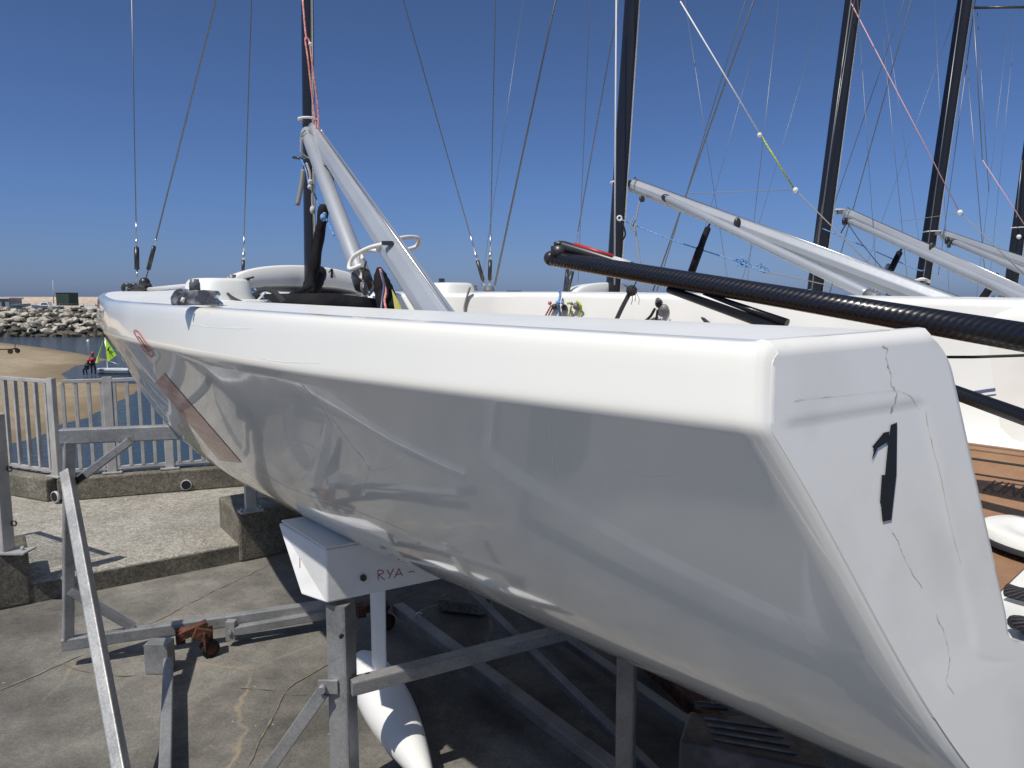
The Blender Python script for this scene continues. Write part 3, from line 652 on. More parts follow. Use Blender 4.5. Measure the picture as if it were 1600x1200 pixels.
def boat_hull(t):
    xs = [-3.3, -3.28, -3.24, -3.18, -3.1, -3.0] + [-2.85 + i * .15 for i in range(40)] + [3.1, 3.16, 3.188]
    xs = [x for x in xs if x < 3.19]
    sec = [(x, section(x), 0) for x in xs]
    # rounded edge into the transom
    for ins, dx in ((.001, .0015), (.003, .0055), (.007, .009), (.013, .0115)): sec.append((3.188 + dx, section(3.2), ins))
    for side, nm in ((-1, 'p'), (1, 's')):
        pass
    m = MB(); rows = []
    for x, pts, ins in sec:
        row = []
        full = [(-b, z) for b, z in pts] + [(b, z) for b, z in reversed(pts[:-1])]
        for i, (b, z) in enumerate(full):
            if ins:
                bb = abs(b); k = max(0, 1 - ins / max(bb, .05)) if bb > .05 else 1
                z = z + ins * (1 - sstep(1.6, 1.95, z)) * .8 - ins * sstep(1.95, 2.06, z); b = b * k
            row.append(warp(x, b, z))
        rows.append(row)
    m.grid(rows); o = m.build('hull', 'gelcoat', t, local=True, weld=True)
    return o, rows[-1]
FLOOR = 1.555; RISE = .12
def inner_b(x): return interp(x, [(-.1, .46), (.62, .46), (.85, .70), (2.0, .70), (3.1, .668), (3.2, .668)])
def boat_deck(t):
    """foredeck, side decks, cockpit walls as one moulding"""
    m = MB(); rows = []
    for i in range(60):
        x = -3.3 + i * (6.488 / 59); B = interp(x, B_T); zs = interp(x, SH_T); ti = min(.03, B * .4); e = B - ti - .03
        ck = sstep(.52, .62, x); ib = min(inner_b(x), e - .01) if x > .3 else 0
        half = []
        cam = .05
        if x < -.02:
            for k in range(13):
                b = e * (1 - k / 12); half.append((b, zs + .001 + cam * (1 - sstep(-1.3, -.5, x)) * min(1, max(0, (e - b)) / .6) * sstep(-3.3, -1, x)))
        else:
            ib = inner_b(x)
            half = [(e, zs + .001), (lerp(e, ib, .3), zs + .003), (lerp(e, ib, .6), zs + .003), (lerp(e, ib, .85), zs + .003), (ib + .012, zs - .001), (ib + .003, zs - .008), (ib - .002, zs - .022),
                    (ib - .02, lerp(zs, FLOOR, .35)), (ib - .045, lerp(zs, FLOOR, .7)), (ib - .06, FLOOR + .05), (ib - .075, FLOOR + .015), (ib - .10, FLOOR), (0, FLOOR)]
            half_s = [(b, z + (0 if z > zs - .1 else RISE * min(1, b / .45) * (1 - (z - FLOOR) / (zs - FLOOR)))) for b, z in half]
        if x < -.02: half_s = half
        rows.append([warp(x, -b, z) for b, z in half] + [warp(x, b, z) for b, z in half_s[::-1][1:]])
    m.grid(rows); return m.build('deck', 'deck_white', t, local=True, weld=True)
def boat_transom(t):
    """two raked quarter columns and the low sill between them"""
    sec = section(3.2); pts = [(b, z) for b, z in sec]
    zs = interp(3.2, SH_T)
    def outer(z):
        best = None
        for (b0, z0), (b1, z1) in zip(pts, pts[1:]):
            if (z0 - z) * (z1 - z) <= 0 and abs(z0 - z1) > 1e-6: best = b0 + (b1 - b0) * (z - z0) / (z1 - z0)
        return best if best is not None else (pts[0][0] if z > zs - .01 else 0)
    m = MB(); NU, NV = 46, 90
    for s_ in (-1, 1):
        rows = []
        for j in range(NV + 1):
            z = lerp(zs - .0128, FLOOR - .03, j / NV); rt = .07; dz = zs - z
            ib = .60 - .075 * min(1, dz / .45) + (rt - math.sqrt(max(0, rt * rt - (rt - dz) ** 2)) if dz < rt else 0)
            ob = outer(min(zs - .001, z + .0128 * sstep(1.95, 2.05, z))); ob2 = ob - .0125
            fl = sstep(FLOOR + .05, FLOOR - .03, z); ib = ib - .16 * fl * fl
            row = [warp(3.2, s_ * (ob2 + .004), z) + V((-.007, 0, 0))]
            for i in range(NU + 1):
                b = lerp(ob2, ib, i / NU); zz = z
                # shallow moulded recess below the top lip
                dzl = zs - .098 - z - .25 * max(0, .05 - (ob - b)) ; rin = min((b - (ib + .075)), (ob - .03 - b)); 
                cr = sstep(0, .010, dzl) * sstep(0, .03, rin) * sstep(FLOOR - .02, FLOOR + .06, z)
                p = warp(3.2, s_ * b, zz); nrm = V((-.96, 0, -.2))
                row.append(p + nrm * (.0018 * cr))
            rows.append(row)
        # inner cheek: turns forward
        ck = []
        for j in range(NV + 1):
            p = rows[j][-1]; ck.append([p, p + V((-.003, -s_ * .004, 0)), p + V((-.010, -s_ * .006, 0)), p + V((-.16, s_ * .02, -.002)), p + V((-.34, s_ * .09, -.004))])
        m.grid(rows); m.grid(ck)
        # top cap of the column inward corner
        top = rows[0][1:]; sk_ = lambda r: [r[0] + V((0, s_ * .001, -.005))] + r
        m.grid([sk_(q_) for q_ in [[p for p in top], [p + V((-.004, 0, .006)) for p in top], [p + V((-.012, 0, .0150)) for p in top], [p + V((-.022, 0, .0166)) for p in top], [p + V((-.04, 0, .0125)) for p in top], [p + V((-.12, 0, .010)) for p in top]]])
    # sill: full width under the floor
    rows = []
    for j in range(19):
        z = lerp(FLOOR - .03, pts[-1][1] + .013, j / 18); ob = max(0, outer(z) - .0128)
        rows.append([warp(3.2, lerp(-ob, ob, i / 40), z) for i in range(41)])
    m.grid(rows)
    r0 = rows[0][8:33]; m.grid([r0, [p + V((-.006, 0, .010)) for p in r0], [p + V((-.02, 0, .016)) for p in r0], [p + V((-.25, 0, .02)) for p in r0]])
    return m.build('transom', 'transom_gelcoat', t, local=True, weld=True, sharp=50)
def boat_keel(t, kx=.63, rot=-17):
    rz = Matrix.Rotation(R(rot), 3, 'Z'); o_ = V((kx, 0, 0))
    m = MB(); rows = []
    for z, ch, th in ((1.16, .27, .045), (.8, .25, .04), (.45, .235, .036), (.18, .24, .036)):
        row = []
        for k in range(20):
            a = 2 * math.pi * k / 20; q = V((math.cos(a) * ch / 2 + .02, math.sin(a) * th / 2 * (1.25 - .6 * math.cos(a)), 0)); row.append(o_ + rz @ q + V((0, 0, z)))
        rows.append(row)
    m.grid(rows, closed=True); m.build('keel_fin', 'keel_white', t, local=True)
    m = MB(); pts = []; rs = []
    for i in range(25):
        u = i / 24; pts.append(o_ + rz @ V((-.42 + 1.25 * u, 0, 0)) + V((0, 0, .142 - .004 * u))); rs.append(.006 + .116 * (math.sin(math.pi * u ** .72)) ** .8)
    m.tube(pts, rs, 20, 1.0, side=(0, 0, 1)); m.build('keel_bulb', 'keel_white', t, local=True)
def boat_cuddy(t):
    # hoop over the companionway forward of the mast, side mouldings (pods)
    m = MB(); rows = []; rows2 = []
    x0 = -.07
    for i in range(25):
        a = math.pi * i / 24; b = -.40 * math.cos(a); zt = 2.13 + .155 * math.sin(a) ** .6; zi = 2.11 + .065 * math.sin(a) ** .6
        bi = b * .90
        rows.append([V((x0 - .42, b * .8, 2.10 + (zt - 2.12) * .3)), V((x0 - .14, b * .97, zt - .006)), V((x0 - .03, b, zt)), V((x0 - .008, b, zt - .002)), V((x0, b, zt - .01)), V((x0 + .004, bi * .995, zi + .006)), V((x0, bi, zi)), V((x0 - .05, bi, zi - .002)), V((x0 - .4, bi * .8, zi - .03))])
    m.grid(rows); m.build('companionway_hood', 'deck_white', t, local=True, sharp=60)
    for s_ in (-1, 1):
        m = MB(); rows = []
        for (dz, rx, ry) in ((-.07, .17, .15), (.0, .145, .13), (.05, .13, .115), (.062, .12, .105), (.066, .105, .09), (.067, .0, .0)):
            rows.append([V((.40 + (rx + .0) * math.copysign(abs(math.cos(2 * math.pi * k / 32)) ** .6, math.cos(2 * math.pi * k / 32)), s_ * .63 + ry * math.copysign(abs(math.sin(2 * math.pi * k / 32)) ** .7, math.sin(2 * math.pi * k / 32)), 2.125 + dz)) for k in range(32)])
        m.grid(rows, closed=True); m.build('side_pod', 'deck_white', t, local=True)
    # dark bag of the jib lying across the opening
    m = MB(); m.tube([V((-.05, -.42, 2.05)), V((.15, -.44, 2.072)), V((.60, -.40, 2.075)), V((.82, -.3, 2.075)), V((.9, -.1, 2.06))], [.045, .052, .052, .052, .04], 12); m.build('sail_bag', 'black_cloth', t, local=True)

def new_boat(label, mast_xy, dz=0., group='white keelboats on cradles in a row'):
    return thing('keelboat', label, 'keelboat', (mast_xy[0], mast_xy[1], dz), TH - R(90), group)
boat = new_boat('nearest white keelboat with a black tape 1 on its raked transom', (MAST1.x, MAST1.y))
hull_o, last = boat_hull(boat); deck_o = boat_deck(boat); trans_o = boat_transom(boat); boat_keel(boat); boat_cuddy(boat)
# the four boats behind share the hull meshes
OTHERS = [((.775, 5.4), -.06, 'second white keelboat, its boom ending at the far coaming of the nearest boat'), ((2.88, 6.9), -.09, 'third white keelboat, whose mast stands behind the long boom of the second'),
          ((4.71, 8.4), -.15, 'fourth white keelboat, mast fourth from the left with grey boom'), ((6.80, 9.9), -.2, 'farthest white keelboat, only its mast showing at the right edge')]
boats = [boat]
for xy, dz, lab in OTHERS:
    b_ = new_boat(lab, xy, dz)
    for ch in list(boat.children):
        if ch.name.split('.')[0] in ('hull', 'deck', 'transom', 'keel_fin', 'keel_bulb', 'companionway_hood', 'side_pod', 'sail_bag'):
            c = ch.copy(); COL.objects.link(c); c.parent = b_
    boats.append(b_)
bpy.context.view_layer.update()
B1 = boats[0]
# ------------------------------------------------------------------ decals laid on surfaces
def bvh(o):
    me = o.data; M = o.matrix_world
    return BVHTree.FromPolygons([M @ v.co for v in me.vertices], [list(p.vertices) for p in me.polygons])
def hit(tree, px, py):
    org = V((0, 0, EYE)); d = (P(px, py, 1) - org).normalized(); r = tree.ray_cast(org, d); return r
def decal(tree, pix, material, name, parent, off=.0012, sub=7):
    """patch bounded by 4 pixel corners, sampled onto the surface it sticks to"""
    a, b2, c, d = [V((p[0], p[1], 0)) for p in pix]; rows = []
    for i in range(sub + 1):
        row = []
        for k in range(sub + 1):
            q = lerp(lerp(a, b2, i / sub), lerp(d, c, i / sub), k / sub); h_ = hit(tree, q.x, q.y)
            if h_[0] is None: return None
            nr = h_[1] if h_[1].dot(h_[0] - V((0, 0, EYE))) < 0 else -h_[1]
            row.append(h_[0] + nr * off)
        rows.append(row)
    m = MB(); m.grid(rows); return m.build(name, material, parent)
def line_decal(tree, pix, wd, material, name, parent, off=.0006, n=5, jitter=0, closed=False):
    pp = [V((x, y, 0)) for x, y in pix]; pp = catmull(pp, n); rows = []
    for i, p in enumerate(pp):
        if jitter: p = p + V((random.uniform(-jitter, jitter), random.uniform(-jitter, jitter), 0))
        d = (pp[min(i + 1, len(pp) - 1)] - pp[max(i - 1, 0)]).normalized(); sd_ = V((-d.y, d.x, 0)); ww = wd * (.15 + random.random() ** 2 * 1.1 if jitter else 1); row = []
        for s_ in (-1, 1):
            h_ = hit(tree, p.x + sd_.x * ww * s_ / 2, p.y + sd_.y * ww * s_ / 2)
            if h_[0] is None: row = None; break
            nr = h_[1] if h_[1].dot(h_[0] - V((0, 0, EYE))) < 0 else -h_[1]
            row.append(h_[0] + nr * off)
        if row: rows.append(row)
    if len(rows) < 2: return None
    m = MB(); m.grid(rows); return m.build(name, material, parent)
th_ = bvh(hull_o); tt = bvh(trans_o); td = bvh(deck_o)
# the torn tape 1
m_ = []
def poly_decal(tree, tris, material, name, parent, off=.0018):
    m = MB()
    for tri in tris:
        for sub in ([tri] if len(tri) == 3 else [tri]):
            ps = []
            for px, py in sub:
                h_ = hit(tree, px, py)
                if h_[0] is None: return
                nr = h_[1] if h_[1].dot(h_[0] - V((0, 0, EYE))) < 0 else -h_[1]
                ps.append(h_[0] + nr * off)
            m.add(ps, [list(range(len(ps)))])
    return m.build(name, material, parent)
poly_decal(tt, [[(1390, 664), (1400, 660), (1399, 740), (1381, 742), (1386, 690)], [(1399, 740), (1391, 812), (1377, 815), (1375, 795), (1381, 742)],
                [(1388, 674), (1386, 690), (1370, 700), (1360, 720), (1364, 702)], [(1388, 674), (1364, 702), (1361, 698), (1379, 676)], [(1381, 742), (1375, 788), (1373, 786), (1376, 742)]], 'black_tape', 'number_one', B1)
# crack and scuffs on the transom, plus the moulded step's shade as thin lines
line_decal(tt, [(1377, 540), (1385, 545), (1384, 560), (1390, 580), (1392, 600), (1400, 612), (1398, 625), (1391, 645)], 3, 'crack_and_step', 'crack_or_step_line', B1, jitter=1.2)
line_decal(tt, [(1386, 822), (1400, 840), (1410, 865), (1422, 890), (1440, 918)], 1.3, 'crack_and_step', 'crack_or_step_line', B1, jitter=.8)
line_decal(tt, [(1462, 960), (1475, 990), (1482, 1020), (1482, 1045), (1478, 1062), (1490, 1085)], 1.5, 'crack_and_step', 'crack_or_step_line', B1, jitter=1)
line_decal(tt, [(1445, 640), (1455, 690), (1470, 750), (1485, 820), (1500, 880)], 1.2, 'crack_and_step', 'crack_or_step_line', B1, jitter=.6)  # side edge of the moulded step, its shade drawn as a thin line
line_decal(tt, [(1240, 626), (1290, 620), (1340, 616), (1395, 610), (1420, 618), (1436, 640)], .9, 'crack_and_step', 'crack_or_step_line', B1, jitter=.8)  # upper lip of the moulded step, crease shade painted on as a line
# sticker and ring on the bow
decal(th_, [(243, 597), (257, 583), (378, 723), (343, 719)], 'sticker', 'bow_sticker', B1, .002, 40)
line_decal(th_, [(238, 548), (230, 545), (218, 531), (211, 519), (214, 516), (221, 523), (231, 538), (240, 552), (238, 557), (228, 549), (221, 538)], 1.6, 'red_ring', 'bow_emblem', B1, .004)
line_decal(th_, [(215, 527), (219, 527), (226, 537), (233, 549)], 1.4, 'black_line', 'bow_emblem', B1, .004)

mat('scratch', (.88, .88, .86), .6)
for sc_ in ([(520, 655), (545, 690), (566, 715), (578, 735)], [(578, 735), (600, 733), (625, 722), (640, 705)], [(578, 735), (570, 755), (562, 775)], [(440, 700), (470, 690), (500, 705)], [(470, 600), (505, 640), (530, 690)],
            [(975, 735), (1010, 745), (1060, 742)], [(1220, 950), (1240, 975), (1250, 985)], [(405, 560), (450, 566), (500, 566)], [(300, 506), (340, 512), (400, 513)], [(640, 900), (690, 925), (760, 948)], [(400, 735), (470, 770), (560, 800), (640, 832)], [(858, 655), (862, 700), (868, 760)]):
    line_decal(th_, sc_, 1.3, 'scratch', 'hull_scratch', B1, jitter=.5)
# ------------------------------------------------------------------ rig helpers (pixel + depth -> real points)
def rope(t, pts, r, material, name='rope', n=7, smooth=True, seg=7):
    p = [P(*q) for q in pts]; p = catmull(p, n) if (smooth and len(p) > 2) else p
    m = MB(); m.tube(p, r, seg); return m.build(name, material, t)
def wire(t, a, b2, r=.0028, ext=1.0, material='wire', name='stay_or_sheen_line', sleeve=None):
    A, Bp = P(*a), P(*b2); Bp = A + (Bp - A) * ext; m = MB(); m.tube([A, Bp], r, 6); o = m.build(name, material, t)
    if sleeve:
        for u0, u1, rr, ml in sleeve:
            m = MB(); m.tube([A + (Bp - A) * u0 / ext, A + (Bp - A) * u1 / ext], rr, 8); m.build('turnbuckle', ml, o)
    return o
def mast(t, a, b2, ext, wd, chord, track=-1):
    A, Bp = P(*a), P(*b2); A2 = A - (Bp - A) * .25; Bp = A + (Bp - A) * ext
    sec = [(math.cos(2 * math.pi * k / 16), math.sin(2 * math.pi * k / 16) * wd / chord) for k in range(16)]
    m = MB(); m.tube([A2, A, lerp(A, Bp, .5), Bp], [chord / 2, chord / 2, chord / 2, chord * .35], 16, side=AFT, sec=sec); o = m.build('mast', 'carbon_mast', t)
    m = MB(); off = AFT * (chord / 2 + .004) ; m.tube([A + off, Bp + off * .7], .006, 6); m.build('sail_track', 'steel', o)
    return A, Bp
def boom(t, a, b2, h0, h1, black=None, name='boom'):
    A, Bp = P(*a), P(*b2); d = (Bp - A).normalized(); sd_ = d.cross(V((0, 0, 1))).normalized(); up = sd_.cross(d)
    sec = [(x_, y_ * .78) for x_, y_ in ((1, .22), (.93, .5), (.42, .92), (.3, 1), (-.3, 1), (-.42, .92), (-.93, .5), (-1, .22), (-1, -.22), (-.93, -.5), (-.42, -.92), (-.3, -1), (.3, -1), (.42, -.92), (.93, -.5), (1, -.22))]
    m = MB(); m.tube([A, A + d * .02, Bp - d * .02, Bp], [h0 * .46, h0 / 2, h1 / 2, h1 * .46], 16, side=up, sec=sec, smooth=False); o = m.build(name, 'alloy', t)
    m = MB(); off = up * (h0 / 2 + .002); m.tube([A + off, Bp + up * (h1 / 2 + .002)], .005, 5); m.build('bolt_rope_track', 'steel', o)
    if black: m = MB(); m.ball(P(*black), .026, 14, (.85, .5, 1.35)); m.build('outhaul_cheek', 'black_plastic', o)
    return A, Bp, d, up, sd_
def strut(t, a, b2, r0, r1, material='alloy', name='spinnaker_pole', seg=14):
    A, Bp = P(*a), P(*b2); m = MB(); m.tube([A, lerp(A, Bp, .02), lerp(A, Bp, .98), Bp], [r0 * .7, r0, r1, r1 * .8], seg); return m.build(name, material, t)
def gooseneck(t, px, py, c, s=1.):
    q = P(px, py, c); m = MB(); m.box(q, (.05 * s, .04 * s, .035 * s)); m.box(q + V((.03 * s, -.02, .012)), (.05 * s, .03 * s, .012)); m.box(q + V((.03 * s, -.02, -.014)), (.05 * s, .03 * s, .012)); m.tube([q + V((.045 * s, -.02, -.035 * s)), q + V((.045 * s, -.02, .035 * s))], .007 * s, 8); m.build('gooseneck', 'grey_plastic', t)
def lashing(t, a, chord, material='white_cord'):
    q = P(*a); m = MB(); m.tube([q + V((math.cos(k * .628) * chord * .6, math.sin(k * .628) * chord * .6, 0)) for k in range(11)], .006, 6); m.build('mast_lashing', material, t)
def block(t, px, py, c, r=.022, material='black_plastic', axis=None, name='pulley'):
    q = P(px, py, c); ax = V(axis) if axis else AFT; m = MB(); m.tube([q - ax * r * .35, q + ax * r * .35], r, 14); m.tube([q - ax * r * .5, q + ax * r * .5], r * .55, 10); m.build(name, material, t)
# ------------------------------------------------------------------ boat 1 rig
mast(B1, (485, 470, 3.93), (480, 0, 3.72), 4.4, .052, .088)
boom(B1, (488, 203, 3.82), (702, 522, 1.95), .085, .105)
gooseneck(B1, 481, 193, 3.85); lashing(B1, (482, 187, 3.78), .085)
rope(B1, [(497, 200, 3.7), (494, 206, 3.66), (505, 204, 3.66)], .006, 'steel', 'shackle_pin')
pole = strut(B1, (479, 205, 3.70), (567, 436, 2.75), .034, .036)
m = MB(); A = P(564, 430, 2.77); Bq = P(569, 446, 2.73); m.tube([A, Bq, P(570, 449, 2.725)], [.0375, .038, .026], 14); e_ = m.build('end_fitting', 'black_plastic', pole)
m = MB(); m.tube([P(568, 442, 2.69), P(569, 452, 2.68), P(573, 461, 2.68)], [.012, .014, .010], 8); m.build('trigger', 'grey_plastic', e_)
# kicker tube in its black cover and mast foot bag
m = MB(); m.tube(catmull([P(506, 320, 3.55), P(503, 345, 3.55), P(497, 380, 3.56), P(492, 415, 3.56), P(486, 440, 3.55), P(478, 460, 3.5)], 5), [.016] + [.026 + .002 * math.sin(k) for k in range(24)] + [.02], 10); m.build('kicker_cover', 'black_cloth', B1)
m = MB(); m.tube(catmull([P(500, 425, 3.7), P(492, 440, 3.6), P(487, 450, 3.58), (P(490, 470, 3.62))], 4), [.034, .038, .041, .04, .044, .043, .046, .046, .045, .042, .044, .043, .042], 10); m.build('mast_boot', 'black_cloth', B1)
m = MB(); m.tube(catmull([P(487, 448, 3.5), P(470, 456, 3.35), P(455, 463, 3.3)], 4), .018, 8); m.build('mast_boot', 'black_cloth', B1)
# number on the hood
def plate_poly(t, pix, c, material, name, th=.003):
    m = MB(); m.prism([P(px, py, c) for px, py in pix], (0, th, 0)); return m.build(name, material, t)
# find hood face depth for the 1
hood = [ch for ch in B1.children if ch.name.startswith('companionway_hood')][0]; tho = bvh(hood)
decal(tho, [(516.2, 420.5), (519.6, 420.5), (519.6, 434.5), (516.2, 434.5)], 'black_tape', 'hood_number', B1, .004, 4); decal(tho, [(512.8, 425), (516.4, 421), (516.4, 423.5), (513, 427)], 'black_tape', 'hood_number', B1, .004, 3)
# stays
SL = [(.0, .10, .006, 'steel'), (.10, .17, .015, 'black_plastic')]
def sl(u0, u1, r=.014): return [(0, u0, .005, 'steel'), (u0, u1, r, 'black_plastic'), (u1, u1 + .03, .007, 'steel'), (u1 + .03, u1 + .09, .0045, 'steel')]
wire(B1, (214.5, 443, 6.1), (206, 0, 6.0), .0045, 1.4, sleeve=sl(.05, .13, .02))
wire(B1, (227, 440, 6.1), (338, 0, 5.3), .0055, 2.0, sleeve=sl(.05, .14, .017))
wire(B1, (379.5, 430, 3.9), (393, 0, 3.8), .003, 2.5, sleeve=sl(.0, .055, .009))
wire(B1, (757, 446, 4.1), (630, 0, 3.9), .003, 2.2, sleeve=sl(.02, .09, .011))
wire(B1, (765, 446, 4.1), (774, 0, 4.0), .003, 2.2, sleeve=sl(.02, .09, .011))
wire(B1, (773, 446, 4.15), (868, 0, 4.4), .0058, 2.2, 'wire')
wire(B1, (752, 446, 4.0), (800, 120, 4.1), .0012, 1.6)
# bow fittings: two eyes, deck bar, toggles
for px in (198, 208.5):
    q = P(px, 450.5, 6.12); m = MB(); m.tube([q + V((.031 * math.cos(k * .5236), -.0, .031 * math.sin(k * .5236))) for k in range(13)], .017, 8); m.build('bow_eye', 'black_plastic', B1)
m = MB(); m.tube([P(203, 456, 6.15), P(214, 452, 6.1), P(232, 448, 6.0)], [.03, .04, .035], 8); m.ball(P(226, 442, 6.0), .045, 10); m.build('tack_fitting', 'black_plastic', B1)
m = MB(); m.tube([P(232, 452, 6.0), P(300, 446, 5.2)], .016, 8); m.build('furler_bar', 'pale_grey', B1)
# pod hardware (port and starboard)
def round_knob(px, py, c, r, h_, ml, name='winch'):
    q = P(px, py, c); m = MB(); m.tube([q, q + V((0, 0, h_ * .35)), q + V((0, 0, h_ * .4)), q + V((0, 0, h_))], [r, r, r * .8, r * .82], 14); m.build(name, ml, B1)
round_knob(363, 440, 3.75, .023, .035, 'grey_plastic', 'deck_eye'); round_knob(382, 438, 3.8, .034, .022, 'black_plastic', 'jib_cleat')
m = MB(); m.ball(P(374, 433, 3.78), .022, 10, (.8, .8, 1)); m.tube([P(380, 437, 3.75), P(396, 433, 3.7)], .005, 6); m.build('jib_cleat', 'black_plastic', B1)
round_knob(666, 442, 4.6, .035, .026, 'black_plastic', 'jib_cleat'); round_knob(690, 444, 4.6, .024, .035, 'grey_plastic', 'deck_eye')
round_knob(738, 454, 4.3, .032, .03, 'grey_plastic', 'chainplate'); round_knob(764, 455, 4.3, .034, .03, 'grey_plastic', 'chainplate'); 
m = MB(); m.box(P(803, 456, 4.2), (.085, .03, .012)); m.build('deck_plate', 'black_plastic', B1)
# port side cleat under loose plastic film, behind it a turning block
q = P(306, 466, 2.45)
rzz = Matrix.Rotation(-R(48) * 0 + R(8), 3, 'Z')
m = MB(); prof = [(-.060, 0), (-.062, .018), (-.050, .034), (-.035, .040), (-.012, .034), (.03, .036), (.060, .034), (.066, .024), (.056, .016), (.070, .006), (.072, 0)]
base = P(306, 477, 2.35); m.prism([base + rzz @ V((x * 1.1, -.03, z * 1.35)) for x, z in prof], rzz @ V((0, .06, 0))); o = m.build('jib_track_car', 'film_grey', B1, weld=True); bq = o.modifiers.new('b', 'BEVEL'); bq.width = .008; bq.segments = 3
m = MB(); m.tube([base + V((-.005, .01, .045)), base + V((-.005, .01, .072)), base + V((-.005, .01, .074)), base + V((-.005, .01, .083))], [.017, .0165, .014, .0135], 14); m.build('sheave_pin', 'grey_plastic', B1)
m = MB(); m.tube([P(284, 472, 2.30), P(287, 465, 2.30)], .0055, 8); m.build('jib_track_car', 'white_cord', B1)
q = P(323, 458, 3.4); m = MB(); m.tube([q, q + V((0, 0, .035)), q + V((0, 0, .04)), q + V((0, 0, .055))], [.055, .05, .03, .025], 14); m.build('turning_block', 'black_plastic', B1)
m = MB(); m.tube([P(314, 452, 3.4), P(314, 441, 3.4)], .024, 10); m.tube([P(325, 445, 3.4), P(325, 436, 3.4)], .011, 6); m.build('turning_block', 'grey_plastic', B1)
rope(B1, [(334, 443, 3.35), (348, 452, 3.2), (362, 464, 3.05), (378, 472, 2.9)], .006, 'dark_cord')
rope(B1, [(398, 460, 3.2), (412, 452, 3.1), (428, 456, 3.0), (445, 474, 2.8)], .011, 'black_rope')
rope(B1, [(402, 470, 3.1), (410, 462, 3.05), (414, 458, 3.1)], .004, 'white_cord'); rope(B1, [(398, 452, 3.3), (406, 458, 3.25), (412, 466, 3.2)], .005, 'blue_cord')
# halyards and lines at the mast
rope(B1, [(473, 0, 3.62), (478, 55, 3.6), (483, 64, 3.6), (488, 100, 3.6), (497, 170, 3.65), (497, 206, 3.66)], .0045, 'pink_cord', 'halyard')
rope(B1, [(480, 58, 3.6), (477, 62, 3.6), (481, 90, 3.6), (485, 125, 3.62), (489, 160, 3.64), (495, 204, 3.66)], .0045, 'pink_cord', 'halyard')
m = MB(); m.ball(P(485, 69, 3.58), .010, 8); m.build('halyard_ball', 'white_cord', B1)
m = MB(); m.tube([P(481, 205, 3.63), P(471, 218, 3.6), P(470, 235, 3.6), P(476, 248, 3.6)], .006, 6); m.build('mast_cord', 'white_rope', B1)
rope(B1, [(482, 203, 3.6), (489, 212, 3.6), (497, 218, 3.6), (494, 235, 3.6), (484, 247, 3.6), (472, 238, 3.6), (470, 214, 3.6), (477, 203, 3.6)], .004, 'grey_cord', 'mast_cord')
rope(B1, [(470, 248, 3.6), (478, 265, 3.58), (483, 290, 3.57), (492, 305, 3.57), (500, 325, 3.56), (508, 340, 3.55), (522, 368, 3.4)], .0042, 'blue_cord', 'mast_cord')
m = MB(); m.tube([P(458, 246, 3.62), P(472, 248, 3.6)], .007, 6); m.build('mast_cleat', 'black_plastic', B1)
rope(B1, [(479, 255, 3.58), (484, 270, 3.56), (485, 282, 3.55), (489, 290, 3.55), (488, 310, 3.55), (489, 332, 3.55)], .006, 'white_rope', 'mast_cord')
m = MB(); m.ball(P(488.5, 328, 3.54), .014, 8, (1, 1, 1.5)); m.ball(P(485, 284, 3.54), .013, 8); m.ball(P(484, 292, 3.54), .012, 8); m.build('rope_knot', 'white_rope', B1)
rope(B1, [(474, 265, 3.6), (471, 290, 3.6), (465, 321, 3.6)], .011, 'grey_cord', 'bungee_cord')
m = MB(); m.ball(P(505, 340, 3.5), .016, 8, (1, 1, 1.2)); m.ball(P(507, 335, 3.5), .011, 8); m.build('rope_knot', 'blue_cord', B1)
rope(B1, [(497, 212, 3.6), (505, 240, 3.5), (514, 265, 3.4), (519, 280, 3.35)], .004, 'white_cord', 'mast_cord')
rope(B1, [(484, 248, 3.6), (500, 256, 3.4), (520, 262, 3.3), (529, 254, 3.3)], .003, 'dark_cord', 'reef_line')
rope(B1, [(519, 285, 3.35), (524, 268, 3.3), (531, 250, 3.3)], .004, 'dark_cord', 'reef_line')
m = MB(); m.tube([P(514, 252, 3.35), P(517, 275, 3.35), P(520, 290, 3.35)], [.012, .016, .006], 8); m.build('boom_block', 'black_cloth', B1)
# white bungee loop at boom end
rope(B1, [(566, 414, 2.55), (546, 420, 2.6), (552, 402, 2.6), (575, 388, 2.5), (600, 381, 2.42), (632, 371, 2.5), (654, 373, 2.6), (650, 385, 2.65), (632, 391, 2.6), (612, 393, 2.5)], .0075, 'white_cord', 'bungee_loop')
rope(B1, [(566, 406, 2.8), (568, 395, 2.8), (578, 391, 2.7), (590, 392, 2.6)], .0075, 'white_cord', 'bungee_loop')
m = MB(); m.box(P(606, 380, 2.36), (.035, .03, .012)); m.build('boom_clip', 'black_plastic', B1)
rope(B1, [(560, 395, 2.65), (563, 420, 2.66), (567, 440, 2.66)], .004, 'white_cord', 'pole_cord'); rope(B1, [(572, 408, 2.67), (568, 425, 2.66), (566, 440, 2.66)], .004, 'dark_cord', 'pole_cord')
rope(B1, [(548, 423, 2.75), (556, 420, 2.66), (566, 420, 2.66), (575, 423, 2.7)], .003, 'dark_cord', 'pole_cord')
m = MB(); m.tube(catmull([P(592, 418, 2.5), P(596, 440, 2.5), P(602, 462, 2.5), P(610, 490, 2.45)], 4), [.008, .014, .022, .024, .029, .03, .034, .033, .036, .036, .037, .036, .03], 10); m.build('sheet_bag', 'black_cloth', B1)
rope(B1, [(594, 420, 2.44), (597, 432, 2.44), (603, 455, 2.43), (601, 470, 2.42), (604, 488, 2.4)], .004, 'pink_cord', 'sheet_tail'); rope(B1, [(596, 424, 2.43), (600, 445, 2.43), (597, 470, 2.42), (595, 490, 2.4)], .004, 'violet_stripe', 'sheet_tail')
